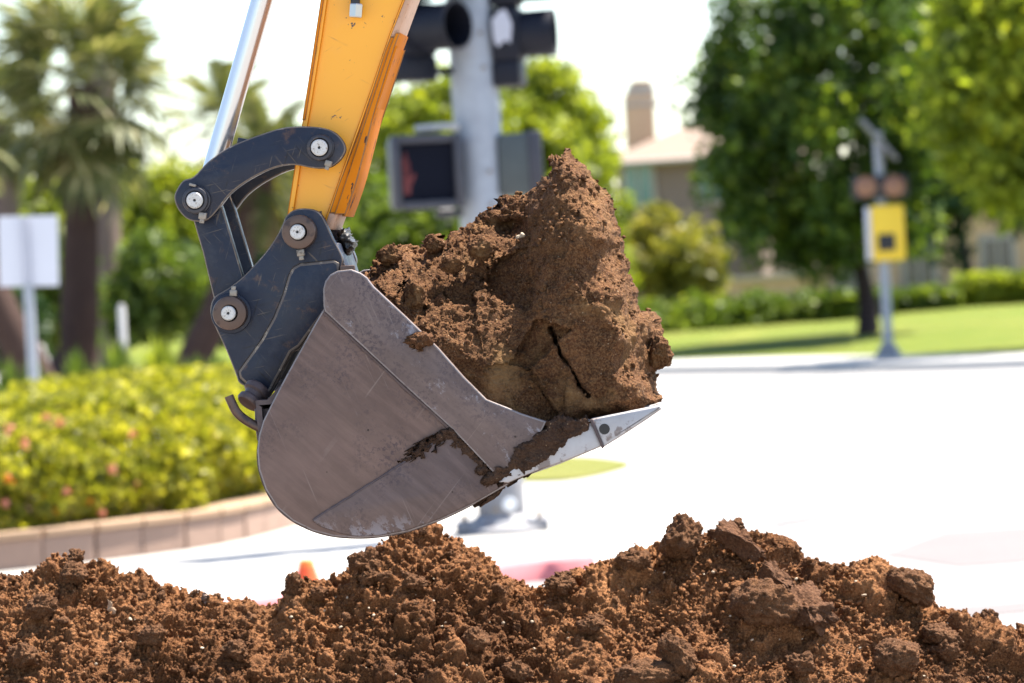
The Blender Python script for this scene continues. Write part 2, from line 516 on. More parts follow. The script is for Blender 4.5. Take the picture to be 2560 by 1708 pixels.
M['pale_side'] = mat_simple('pale_side_grey', (0.42, 0.42, 0.47), 0.7, 0, 0.15, 20)
M['pedbox'] = mat_simple('ped_housing', (0.06, 0.07, 0.07), 0.5, 0, 0.25, 6, 0, 0.3)
M['pedframe'] = mat_simple('ped_frame', (0.045, 0.045, 0.055), 0.5, 0, 0.2, 6, 0, 0.3)
M['screen'] = mat_simple('ped_screen', (0.005, 0.006, 0.012), 0.7, 0, 0.1, 8, 0, 0.08)
def mat_emit(name, c, e):
    t = NT(name); t.col(c).set(Emission_Color=(*c, 1), Emission_Strength=e, Roughness=0.5); return t.m
M['hand'] = mat_emit('red_hand_led', (0.10, 0.004, 0.004), 0.015)
M['bracket'] = mat_simple('pale_bracket', (0.50, 0.47, 0.44), 0.5, 0.3, 0.15)
M['bolt'] = mat_simple('rusty_bolt', (0.20, 0.15, 0.11), 0.6, 0.2)
M['sign_back'] = mat_simple('sign_back', (0.56, 0.56, 0.62), 0.5, 0.1, 0.05, 3)
M['sign_seam'] = mat_simple('sign_bracket', (0.40, 0.40, 0.46), 0.5, 0.3)
M['yellow'] = mat_simple('sign_yellow', (0.80, 0.52, 0.02), 0.45, 0, 0.08)
M['black'] = mat_simple('matt_black', (0.012, 0.012, 0.014), 0.6)
M['amber'] = mat_simple('amber_lens', (0.22, 0.10, 0.05), 0.3, 0, 0.1)
M['panel'] = mat_simple('solar_panel', (0.12, 0.12, 0.14), 0.25, 0.2, 0.1)
M['white'] = mat_simple('white_paint', (0.78, 0.78, 0.78), 0.5, 0, 0.05)
M['cone'] = mat_simple('cone_orange', (0.85, 0.09, 0.015), 0.5, 0, 0.08)
M['cone_top'] = mat_simple('faded_cone_rim', (0.90, 0.22, 0.03), 0.5, 0, 0.08)
def mat_bark(name, a, b, ring=9.0):
    t = NT(name)
    w = t.n('ShaderNodeTexWave', bands_direction='Z'); w.inputs['Scale'].default_value = ring
    w.inputs['Distortion'].default_value = 3.0; t.l(t.coord(), w.inputs['Vector'])
    t.col(t.mix(t.math('MULTIPLY', w.outputs['Fac'], t.noise(6, 4)), a, b)).set(Roughness=0.95, Specular_IOR_Level=0.1)
    t.bump(w.outputs['Fac'], 0.6, 0.03)
    return t.m
M['bark_dark'] = mat_bark('dark_palm_bark', (0.045, 0.028, 0.024), (0.11, 0.07, 0.055))
M['bark_grey'] = mat_bark('grey_palm_bark', (0.13, 0.095, 0.08), (0.24, 0.18, 0.15))
M['bark'] = mat_bark('tree_bark', (0.03, 0.022, 0.028), (0.075, 0.055, 0.055), 3)
M['frond'] = mat_leaf('palm_frond_green', (0.045, 0.06, 0.02), (0.14, 0.15, 0.055), (0.46, 0.41, 0.23), 0.42)
M['frond_dead'] = mat_leaf('palm_frond_dry', (0.16, 0.12, 0.06), (0.26, 0.2, 0.1), None, 0.3)
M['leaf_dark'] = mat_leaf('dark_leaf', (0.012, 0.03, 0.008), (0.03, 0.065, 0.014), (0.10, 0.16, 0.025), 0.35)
M['leaf_ever'] = mat_leaf('evergreen_leaf', (0.012, 0.030, 0.006), (0.075, 0.13, 0.018), (0.34, 0.42, 0.04), 0.5)
M['leaf_ever2'] = mat_leaf('evergreen_tip_leaf', (0.05, 0.085, 0.01), (0.27, 0.33, 0.03), (0.60, 0.62, 0.05), 0.6)
M['leaf_mid'] = mat_leaf('mid_leaf', (0.03, 0.06, 0.012), (0.11, 0.16, 0.022), (0.27, 0.31, 0.04), 0.5)
M['leaf_bright'] = mat_leaf('bright_leaf', (0.09, 0.13, 0.015), (0.25, 0.29, 0.028), (0.42, 0.44, 0.05), 0.55)
M['leaf_olive'] = mat_leaf('olive_leaf', (0.08, 0.09, 0.02), (0.22, 0.21, 0.04), (0.42, 0.34, 0.07), 0.5)
M['leaf_hedge'] = mat_leaf('lantana_leaf', (0.06, 0.08, 0.012), (0.30, 0.29, 0.026), (0.62, 0.55, 0.085), 0.58, 0.5, 5.0)
M['petal_orange'] = mat_leaf('orange_petal', (0.70, 0.13, 0.015), (0.80, 0.28, 0.02), None, 0.3)
M['petal_pink'] = mat_leaf('pink_petal', (0.50, 0.15, 0.12), (0.60, 0.26, 0.18), None, 0.3)
M['roof'] = mat_simple('terracotta_roof', (0.19, 0.135, 0.098), 0.85, 0, 0.2, 1.2)
M['stucco_brown'] = mat_simple('brown_stucco', (0.22, 0.155, 0.13), 0.9, 0, 0.1, 1)
M['stucco_tan'] = mat_simple('tan_stucco', (0.52, 0.34, 0.21), 0.9, 0, 0.12, 1)
M['trim'] = mat_simple('pale_trim', (0.36, 0.31, 0.27), 0.8)
M['glass'] = mat_simple('teal_glass', (0.10, 0.20, 0.19), 0.12, 0, 0.1, 1, 0, 0.8)
M['glass_dark'] = mat_simple('dark_glass', (0.05, 0.045, 0.045), 0.15, 0, 0.1, 1, 0, 0.8)

# ------------------------------------------------------------------ the setting
def sheet(name, pts, z, mat, thick=0.0):
    bm = bmesh.new()
    vs_ = [bm.verts.new((p[0], p[1], z)) for p in pts]
    f = bm.faces.new(vs_)
    if thick:
        r = bmesh.ops.extrude_face_region(bm, geom=[f])
        for v in [g for g in r['geom'] if isinstance(g, bmesh.types.BMVert)]: v.co.z -= thick
    bmesh.ops.triangulate(bm, faces=[x for x in bm.faces if len(x.verts) > 4])
    o = obj_bm(name, bm, mat)
    o['kind'] = 'structure'
    return o

WZ = 0.12                                    # height of the pavement
gs = 1500
sheet('road', [(-gs, -200), (gs, -200), (gs, 2500), (-gs, 2500)], 0.0, M['road'])
# corner pavement, its kerb line given along the top front edge
kpx = [(-900, 1640), (-300, 1580), (200, 1545), (560, 1510), (700, 1494), (900, 1470), (1100, 1440), (1260, 1414), (1340, 1403), (1420, 1397), (1500, 1386),
       (1600, 1360), (1690, 1318), (1730, 1270), (1730, 1225), (1690, 1180), (1600, 1130), (1450, 1080), (1250, 1035), (1000, 1010)]
kline = [Vector((p[0], p[1])) for p in catmull([tuple(gz(a, b, WZ).xy) for a, b in kpx], 6, False)]
walk_poly = [(p.x, p.y) for p in kline] + [(-40, 62), (-40, 16)]
def offset_line(pts, d):
    out = []
    for i, p in enumerate(pts):
        t = (pts[min(i + 1, len(pts) - 1)] - pts[max(i - 1, 0)]).normalized()
        out.append(p + Vector((-t.y, t.x)) * d)
    return out
inner = offset_line(kline, 0.15)
sheet('pavement', [(p.x, p.y) for p in inner] + [(-40, 62), (-40, 16)], WZ, M['walk'])
def kerb(name, a, b, outer, inn, z0, z1, mat):
    bm = bmesh.new()
    ring = []
    for i in range(a, b):
        o_, n_ = outer[i], inn[i]
        ring.append([bm.verts.new(c) for c in ((o_.x, o_.y, z0), (o_.x * 0.97 + n_.x * 0.03, o_.y * 0.97 + n_.y * 0.03, z1 - 0.015),
                                               (o_.x * 0.88 + n_.x * 0.12, o_.y * 0.88 + n_.y * 0.12, z1), (n_.x, n_.y, z1), (n_.x, n_.y, z0))])
    for p, q in zip(ring[:-1], ring[1:]):
        for k in range(4): bm.faces.new((p[k], q[k], q[k + 1], p[k + 1]))
    bm.faces.new(ring[0]); bm.faces.new(ring[-1][::-1])
    o = obj_bm(name, bm, mat, None, 50); o['kind'] = 'structure'
    return o
outer = offset_line(kline, -0.01)
i0, i1 = 12, 60
kerb('red_kerb', i0, i1, outer, inner, -0.02, WZ + 0.004, M['red_paint'])
kerb('kerb_left', 0, i0 + 1, outer, inner, -0.02, WZ + 0.003, M['kerb'])
kerb('kerb_corner', i1 - 1, len(kline), outer, inner, -0.02, WZ + 0.003, M['kerb'])
# parkway grass behind the signal pole
gp = [tuple(gz(a, b, WZ).xy) for a, b in [(1100, 1165), (1250, 1202), (1400, 1205), (1500, 1190), (1568, 1170), (1560, 1158), (1480, 1148), (1350, 1143), (1200, 1138), (1080, 1142)]]
sheet('parkway_grass', catmull(gp, 5), WZ + 0.02, M['grass_dry'], 0.02)
# painted shadows and a grey patch on the right of the road
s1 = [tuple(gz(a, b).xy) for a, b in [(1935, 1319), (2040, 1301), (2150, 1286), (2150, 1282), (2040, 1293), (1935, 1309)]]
sheet('road_shadow_strip', s1, 0.004, M['shadow_strip'])  # shadow painted on the road as a thin dark strip
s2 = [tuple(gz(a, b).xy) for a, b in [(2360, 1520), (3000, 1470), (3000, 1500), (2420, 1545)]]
sheet('road_shadow_patch', s2, 0.004, M['patch'])  # shadow from beyond the view, painted as a dark sheet
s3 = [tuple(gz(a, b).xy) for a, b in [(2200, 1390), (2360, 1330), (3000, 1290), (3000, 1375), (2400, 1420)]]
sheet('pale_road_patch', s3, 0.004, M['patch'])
# far side of the street
fk = [Vector(gz(a, b).xy) for a, b in [(200, 1000), (900, 962), (1300, 945), (1650, 935), (2000, 931), (2400, 924), (2900, 905), (3600, 880)]]
fk = [Vector(p) for p in catmull([tuple(p) for p in fk], 6, False)]
fi = offset_line(fk, 0.16)
kerb('far_kerb', 0, len(fk), fk, fi, -0.02, 0.13, M['kerb'])
fw = offset_line(fk, 2.6)
sheet('far_pavement', [(p.x, p.y) for p in fi] + [(p.x, p.y) for p in fw[::-1]], 0.125, M['walk'])
# lawn: a gentle bank rising behind the pavement
def lawn():
    bm = bmesh.new(); rows = []
    back = [(3, 0.16), (8, 0.32), (18, 0.55), (45, 0.55), (120, 0.6), (600, 0.7)]
    base = offset_line(fk, 2.6)
    for k, (d, z) in enumerate([(0, 0.13)] + back):
        row = []
        for p in base:
            row.append(bm.verts.new((p.x * (1 + d / 90), p.y + d, z)))
        rows.append(row)
    for a, b in zip(rows[:-1], rows[1:]):
        for i in range(len(a) - 1): bm.faces.new((a[i], a[i + 1], b[i + 1], b[i]))
    o = obj_bm('lawn', bm, M['grass'], None, 60); o['kind'] = 'structure'
lawn()
def lawn_z(Y): return float(np.interp(Y, [60, 66, 72, 82, 110, 190], [0.13, 0.2, 0.36, 0.55, 0.55, 0.6]))

# ------------------------------------------------------------------ excavator
YAW = R(4.5)
EO = at(1000, 900, 7.2)
EW = Vector((math.sin(YAW), math.cos(YAW), 0))
EU = Vector((math.cos(YAW), -math.sin(YAW), 0))
def ex(px, py, w=0.0):
    d = ray(px, py)
    return CAM + d * (((EO - CAM).dot(EW) + w) / d.dot(EW))
def exs(pts, w): return [ex(p[0], p[1], w) for p in pts]
MPP = 7.2 / FPX                                # metres per photo pixel on the bucket plane

EDGE = {}
def plate(name, pts, w0, w1, mat, parent, bev=0.0025, dw=0.0, wp=None):
    """side-view outline (photo pixels on plane wp or w0), extruded from w0 to w1 across the machine"""
    bm = bmesh.new()
    P = [p + EW * (w0 - (w0 if wp is None else wp)) for p in exs(pts, w0 if wp is None else wp)]
    a = [bm.verts.new(p) for p in P]
    b = [bm.verts.new(p + EW * (w1 - w0)) for p in P]
    bm.faces.new(a); bm.faces.new(b[::-1])
    n = len(P)
    for i in range(n): bm.faces.new((a[i], b[i], b[(i + 1) % n], a[(i + 1) % n]))
    bmesh.ops.recalc_face_normals(bm, faces=bm.faces[:])
    if bev:
        sa, sb = set(a), set(b)
        es = [e for e in bm.edges if (e.verts[0] in sa and e.verts[1] in sa) or (e.verts[0] in sb and e.verts[1] in sb)]
        bmesh.ops.bevel(bm, geom=es, offset=bev, segments=2, affect='EDGES', profile=0.5, material=1 if mat.name in EDGE else -1)
    o = obj_bm(name, bm, mat, parent, 32)
    if bev and mat.name in EDGE: o.data.materials.append(EDGE[mat.name])
    return o

EDGE.update({'navy_paint': M['navy_edge'], 'bucket_steel': M['steel_edge'], 'bucket_strip_steel': M['steel_edge'], 'orange_paint': M['orange_edge'], 'chipped_orange_edge': M['rust_edge']})
exc = empty('excavator', ex(900, 1300, 0.18), 'yellow-orange excavator arm with navy linkage and a loaded brown steel bucket', 'excavator')

# arm: near and far web, top flange, bottom flange, wear strips
def lerp_line(line, y):
    ys = [p[1] for p in line]; xs = [p[0] for p in line]
    if y < ys[0]:
        k = (xs[1] - xs[0]) / (ys[1] - ys[0]); return xs[0] + (y - ys[0]) * k
    return float(np.interp(y, ys, xs))
L_out = [(804, 0), (788, 112), (770, 223), (757, 308), (737, 415), (728, 469), (719, 527), (712, 580)]
R_in = [(1016, 0), (965, 127), (904, 321), (846, 470), (828, 527), (812, 575)]
R_mid = [(1027, 0), (1004, 67), (985, 112), (931, 275), (872, 455), (845, 535), (824, 592)]
R_out = [(1036, 0), (1008, 67), (992, 112), (944, 259), (911, 357), (882, 446), (855, 540), (843, 560)]
for _l, _k in ((R_in, 0.37), (R_mid, 0.37), (R_out, 0.37), (L_out, 0.145)): _l.insert(0, (_l[0][0] + 1500 * _k, -1500))
TOPY = -1500
ysm = [TOPY, -700, 0, 67, 112, 200, 300, 400, 470, 527, 560]
def strip(la, lb, y0, y1, oa=0, ob=0, k=14):
    yy = np.linspace(y0, y1, k)
    return [(lerp_line(la, y) + oa, y) for y in yy] + [(lerp_line(lb, y) + ob, y) for y in yy[::-1]]
AW0, AW1 = 0.108, 0.252
arm = plate('arm', strip(L_out, R_in, TOPY, 572, 8, 2), AW0 + 0.010, AW1 - 0.010, M['orange'], exc, 0.0)
plate('top_flange', strip(L_out, [(p[0] + 15, p[1]) for p in L_out], TOPY, 575), AW0 + 0.003, AW1, M['orange'], arm, 0.002)
plate('top_flange_lip', strip([(p[0] - 3, p[1]) for p in L_out], [(p[0] + 5, p[1]) for p in L_out], TOPY, 300), AW0 - 0.003, AW1 + 0.003, M['orange_edge'], arm, 0.0015)
rin3 = [(p[0] - 3, p[1]) for p in R_in]
plate('bottom_flange', strip(rin3, R_mid, TOPY, 92), AW0, AW1, M['bare_plate'], arm, 0.002)
plate('bottom_flange', strip(rin3, R_mid, 92.5, 533), AW0, AW1, M['orange_edge'], arm, 0.002)
plate('bottom_flange', strip(rin3, R_mid, 533.5, 574), AW0, AW1, M['bare_plate'], arm, 0.002)
plate('flange_weld', strip([(p[0] - 9, p[1]) for p in R_in], [(p[0] - 1, p[1]) for p in R_in], TOPY, 560), AW0 + 0.004, AW1 - 0.004, M['orange'], arm, 0.002)
plate('wear_strip', strip([(p[0] - 9, p[1]) for p in R_mid], [(p[0] * .5 + q[0] * .5, p[1]) for p, q in zip(R_mid, R_out[:8])], 82, 536), AW0 - 0.004, AW1 + 0.004, M['orange_edge'], arm, 0.002)
plate('wear_strip', strip([(p[0] * .5 + q[0] * .5 + 1, p[1]) for p, q in zip(R_mid, R_out[:8])], R_out, 118, 541), AW0 - 0.0015, AW1 + 0.0015, M['orange_edge'], arm, 0.002)
# hose fitting at the top of the web
hf = ex(888, 28, AW0 - 0.01)
lathe('hose_fitting', hf + Vector((0, 0, -0.012)), (0.12, 0, 1), [(0, 0), (0.0125, 0), (0.0135, 0.002), (0.0135, 0.024), (0.012, 0.026), (0, 0.026)], M['zinc'], arm, 6, 20)
tube('hydraulic_hose', [hf + Vector((0.001, 0, 0.014)), hf + Vector((0.004, 0, 0.05)), hf + Vector((0.02, -0.004, 0.25)), hf + Vector((0.09, 0.0, 0.8))], 0.009, M['rubber'], arm)

# bucket cylinder rod
ra, rb = ex(512, 500, 0.18), ex(655, 0, 0.18)
rod = tube('cylinder_rod', [ra, ra + (rb - ra) * 3.2], 0.021, M['chrome'], exc, 32)
lathe('rod_eye', ex(487, 498, 0.14), EW, [(0, 0), (0.030, 0), (0.032, 0.003), (0.032, 0.077), (0.030, 0.08), (0, 0.08)], M['navy'], rod, 32)

def disc(name, c, r, w0, w1, mat, parent, bev=1.5, n=40):
    o = ex(c[0], c[1], w0); r = r * MPP; d = w1 - w0; b = bev * MPP
    return lathe(name, o, EW, [(0, 0), (r - b, 0), (r - 0.3 * b, 0.3 * b), (r, b), (r, d), (0, d)], mat, parent, n)

def pin(parent, c, r_pin, rings, w, nut=None, nut_rot=0.0):
    """rings: (radius px, thickness m, material); stacked towards the camera from plane w"""
    for (rr, th, mt, off) in rings:
        o = ex(c[0] + off, c[1], w - th); r = rr * MPP
        hole = r_pin * MPP * 1.12
        lathe('collar', o, EW, [(hole, 0.006), (hole, 0.0012), (hole + 0.001, 0), (r - 0.003, 0), (r - 0.0008, 0.001), (r, 0.0035), (r, th)], mt, parent, 48)
    th = rings[-1][1]
    o = ex(c[0] - 1, c[1], w - th - 0.003); r = r_pin * MPP
    p = lathe('pin', o, EW, [(0.0, 0.003), (0.0022, 0.0022), (0.0032, 0.0), (r - 0.002, 0), (r, 0.002), (r, 0.03)], M['pin'], parent, 36)
    lathe('grease_hole', o + EW * 0.0012, EW, [(0, 0), (0.0024, 0.0), (0.0024, 0.002)], M['hole'], p, 12)
    if nut:
        nx, ny, s = nut
        q = ex(nx, ny, w - th * 0.6)
        rot = Matrix((EU, EW, Vector((0, 0, 1)))).transposed() @ Matrix.Rotation(nut_rot, 3, 'Y')
        bm = bmesh.new(); bm_box(bm, q, (s * MPP * 1.15, s * MPP, s * MPP), rot, 0.0015)
        bm_box(bm, q + rot @ Vector((0, 0, s * MPP * 0.75)), (s * MPP * 0.7, s * MPP * 0.7, s * MPP * 0.7), rot, 0.001)
        obj_bm('bolt', bm, M['nut'], parent, 40)

def z1(p): return (400 + p[0] * 0.4464, p[1] * 0.4464)
def z2(p): return (400 + p[0] * 0.5612, 500 + p[1] * 0.5612)
def z3(p): return (900 + p[0] * 0.574, 350 + p[1] * 0.574)

link_z = [(1038, 840), (1020, 785), (970, 737), (900, 714), (790, 708), (680, 718), (560, 755), (440, 800), (360, 840), (270, 905), (188, 990), (130, 1012),
          (92, 1066), (80, 1110), (100, 1170), (150, 1225), (215, 1243), (270, 1230), (320, 1180), (390, 1090), (480, 1020), (590, 960), (680, 930), (760, 925),
          (840, 940), (900, 945), (960, 935), (1010, 895)]
link_px = catmull([z1(p) for p in link_z], 4)
LW0, LW1 = 0.062, 0.084
lk = plate('link_plate', link_px, LW0, LW1, M['navy'], exc)
plate('link_plate', link_px, 0.276, 0.298, M['navy'], exc, wp=LW0)
pin(lk, z1((893, 827)), 21, [(34, 0.012, M['collar_dark'], 3), (33, 0.020, M['collar_dark'], 0)], LW0, (821, 409, 15), R(200))
pin(lk, z1((195, 1122)), 21, [(36, 0.010, M['collar_dark'], 4), (33, 0.022, M['collar_dark'], 0)], LW0, (507, 540, 17), R(190))
box('keeper_tab', ex(482, 463, LW0 - 0.012), (0.013, 0.016, 0.005), M['nut'], lk, Matrix.Rotation(R(18), 3, 'Y'), 0.001)
tube('link_shaft', [ex(*z1((893, 827)), LW1 - 0.002), ex(*z1((893, 827)), LW1 - 0.002) + EW * 0.2], 0.024, M['navy'], lk)
tube('link_shaft', [ex(*z1((195, 1122)), LW1 - 0.002), ex(*z1((195, 1122)), LW1 - 0.002) + EW * 0.2], 0.022, M['navy'], lk)
box('link_web', ex(700, 372, LW0 + 0.118), (0.14, 0.19, 0.012), M['navy'], lk, Matrix.Rotation(-YAW, 3, 'Z') @ Matrix.Rotation(R(14), 3, 'Y'), 0.002)

bar_px = [(462, 470), (505, 455), (540, 478), (556, 520), (582, 607), (608, 694), (622, 745), (606, 800), (572, 812), (548, 790), (533, 741), (507, 632), (484, 553)]
lb = plate('link_bar', bar_px, 0.0875, 0.112, M['navy'], exc)
plate('link_bar', bar_px, 0.248, 0.272, M['navy'], exc, wp=0.0875)

coup_z = [(545, 110), (560, 75), (590, 48), (630, 38), (680, 42), (715, 62), (737, 98), (770, 170), (800, 225), (815, 265), (812, 290), (806, 330), (800, 420), (740, 500), (680, 580),
          (625, 665), (590, 685), (545, 770), (492, 868), (470, 881), (440, 870), (380, 832), (350, 812), (335, 770), (290, 660), (243, 560), (226, 510), (226, 470), (245, 430), (300, 395), (360, 350), (420, 290), (480, 220), (520, 160)]
coup_px = [z2(p) for p in coup_z]
CW0, CW1 = 0.062, 0.085
coup_s = catmull(coup_px, 3)
cp = plate('coupler_plate', coup_s, CW0, CW1, M['navy'], exc)
cpf = plate('coupler_plate', coup_s, 0.275, 0.298, M['navy'], exc, wp=CW0)
pan_z = [(352, 795), (345, 765), (400, 690), (450, 620), (505, 520), (545, 420), (570, 335), (590, 300), (620, 282), (700, 274), (775, 266), (800, 280), (803, 330), (795, 420), (740, 495), (680, 575), (622, 655), (585, 680), (540, 765), (490, 858), (470, 872), (440, 862), (382, 824)]
plate('raised_panel', [z2(p) for p in pan_z], CW0 - 0.007, CW0 + 0.002, M['navy'], cp, 0.006)
pin(cp, z2((613, 143)), 19, [(43, 0.030, M['collar'], 2)], CW0, (752, 632, 17), R(175))
pin(cp, z2((305, 505)), 18.5, [(52, 0.004, M['navy'], 6), (43, 0.030, M['collar'], 2)], CW0, (584, 733, 16), R(5))
tube('coupler_shaft', [ex(*z2((613, 143)), CW1), ex(*z2((613, 143)), CW1) + EW * 0.19], 0.026, M['navy'], cp)
tube('coupler_shaft', [ex(*z2((305, 505)), CW1), ex(*z2((305, 505)), CW1) + EW * 0.19], 0.026, M['navy'], cp)
plate('coupler_cross_plate', [(640, 925), (700, 950), (760, 830), (800, 760), (770, 740), (700, 850)], CW1, 0.275, M['navy'], cp, 0.002)
plate('coupler_cross_plate', [(825, 600), (845, 610), (868, 680), (850, 690)], CW1, 0.275, M['navy'], cp, 0.002)

# bucket
side_z2 = [(726, 440), (726, 395), (735, 362), (757, 333), (790, 316), (850, 309), (892, 325), (920, 345)]
top_edge = [z3(p) for p in [(60, 640), (200, 770), (340, 905), (450, 1030), (550, 1130)]]
left_z2 = [(775, 1500), (680, 1475), (590, 1430), (520, 1370), (470, 1290), (440, 1200), (433, 1120), (440, 1050), (458, 985), (500, 900), (560, 785), (625, 668), (690, 550), (728, 485)]
bottom = [(1330, 1183), (1260, 1218), (1180, 1264), (1100, 1302), (1020, 1330), (950, 1343), (894, 1346)]
side_px = [z2(p) for p in side_z2] + top_edge + [(1302, 1036), (1365, 1053), (1470, 1052), (1490, 1105)] + bottom + [z2(p) for p in left_z2]
BW0, BW1 = -0.04, 0.40
shell_out = [(640, 1000)] + [z2(p) for p in [(440, 1050), (433, 1120), (440, 1200), (470, 1290), (520, 1370), (590, 1430), (680, 1475), (775, 1500)]] + [(894, 1346), (950, 1343), (1020, 1330), (1100, 1302), (1180, 1264), (1260, 1218), (1330, 1183), (1500, 1112)]
shell_out = [(x - 1.5, y + 1.5) for x, y in catmull(shell_out, 4, False)]
shell_top = [(850, 690), (838, 740), (800, 815), (740, 920), (668, 1000)]
def offs(pts, d):
    return [(p.x, p.y) for p in offset_line([Vector(p) for p in pts], d)]
so = shell_top + shell_out
si = offs(so, -14)
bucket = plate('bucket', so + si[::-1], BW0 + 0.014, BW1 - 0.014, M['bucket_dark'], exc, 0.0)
spl = plate('side_plate', side_px, BW0, BW0 + 0.018, M['bucket'], bucket, 0.003)
plate('side_plate', side_px, BW1 - 0.018, BW1, M['bucket'], bucket, 0.003, wp=BW0)
strip_px = [z2(p) for p in side_z2] + top_edge + [z3(p) for p in [(640, 1165), (700, 1190), (812, 1226), (772, 1310), (700, 1345), (672, 1400), (640, 1440), (600, 1470)]] + \
           [(1130, 1073), (1015, 968), (900, 861), (812, 779), z2((727, 470))]
plate('side_wear_strip', strip_px, BW0 - 0.011, BW0 - 0.0005, M['bucket_strip'], bucket, 0.003)
plate('side_wear_strip', strip_px, BW1 + 0.0005, BW1 + 0.011, M['bucket_strip'], bucket, 0.003, wp=BW0 - 0.011)
heel_px = [(1128, 1080), (1023, 1150), (900, 1228), (840, 1266), (781, 1302), (800, 1316), (850, 1334), (894, 1341), (950, 1338), (1020, 1325), (1100, 1297), (1180, 1259), (1246, 1222), (1240, 1200)]
plate('heel_plate', heel_px, BW0 - 0.0045, BW0 - 0.0005, M['bucket_heel'], bucket, 0.003)
plate('heel_plate', heel_px, BW1 + 0.0005, BW1 + 0.0045, M['bucket_heel'], bucket, 0.003, wp=BW0 - 0.0045)
shank_px = [(1246, 1206), (1270, 1208), (1340, 1178), (1420, 1150), (1504, 1116), (1492, 1085), (1476, 1050), (1420, 1052), (1370, 1070), (1300, 1150)]
plate('side_shank', shank_px, BW0 - 0.013, BW0 + 0.03, M['worn'], bucket, 0.005)
plate('side_shank', shank_px, BW1 - 0.03, BW1 + 0.013, M['worn'], bucket, 0.005, wp=BW0 - 0.013)
lip_px = [(1300, 1196), (1400, 1160), (1500, 1118), (1580, 1072), (1575, 1062), (1490, 1090), (1380, 1130), (1290, 1175)]
plate('cutting_edge', lip_px, BW0 + 0.03, BW1 - 0.03, M['worn'], bucket, 0.002)
tooth_px = [(1478, 1048), (1508, 1119), (1560, 1086), (1612, 1052), (1655, 1022), (1650, 1014), (1600, 1024)]
for k in range(4):
    w = BW0 - 0.016 + k * 0.131
    plate('tooth', [(p[0] - (4 * k if p[0] > 1600 else 0), p[1]) for p in tooth_px], w, w + 0.06, M['worn'], bucket, 0.006, wp=BW0 - 0.016)
plate('tooth_weld', [(1474, 1050), (1482, 1048), (1511, 1117), (1505, 1123)], BW0 - 0.0185, BW0 + 0.05, M['bucket_dark'], bucket, 0.002)
lathe('tooth_hole', ex(1511, 1073, BW0 - 0.0166), EW, [(0, 0), (0.010, 0), (0.010, 0.001)], M['hole'], bucket, 20)
def weld(pts, w, rad, seed):
    P = catmull(pts, 12, False)
    r_ = np.random.default_rng(seed)
    tube('weld_bead', [ex(x, y, w) for x, y in P], [rad * (0.75 + 0.5 * q) for q in r_.random(len(P))], M['bucket_dark'], bucket, 8)
weld([(812, 782), (900, 864), (1015, 971), (1130, 1076), (1240, 1196)], BW0 - 0.0015, 0.0042, 1)
weld([(1126, 1080), (1023, 1149), (900, 1227), (840, 1265), (783, 1301)], BW0 - 0.0005, 0.0032, 2)
# rear ear, boss and lifting hook
plate('rear_ear', [(636, 1022), (672, 1021), (690, 1010), (668, 1060), (650, 1110), (642, 1100), (637, 1060)], BW0 + 0.03, BW1 - 0.03, M['bucket_dark'], bucket, 0.003)
hk = tube('lifting_hook', [ex(*p, -0.01) for p in catmull([(572, 990), (578, 1004), (590, 1028), (608, 1046), (634, 1062), (660, 1074)], 4, False)], 0.0088, M['collar'], bucket, 16)
def ell(p, q, r0, r1, w):
    return [ex(p[0], p[1], w), ex(q[0], q[1], w)]
lathe('ear_boss', ex(640, 980, 0.03), (ex(610, 1022, 0.01) - ex(640, 980, 0.03)), [(0, -0.012), (0.022, -0.012), (0.025, -0.008), (0.025, 0.002), (0.019, 0.005), (0.018, 0.014), (0.023, 0.018), (0.024, 0.026), (0.021, 0.03), (0, 0.03)], M['bucket_dark'], bucket, 28)
box('bucket_tab', ex(869, 672, 0.05), (0.027, 0.03, 0.012), M['collar'], bucket, None, 0.002)

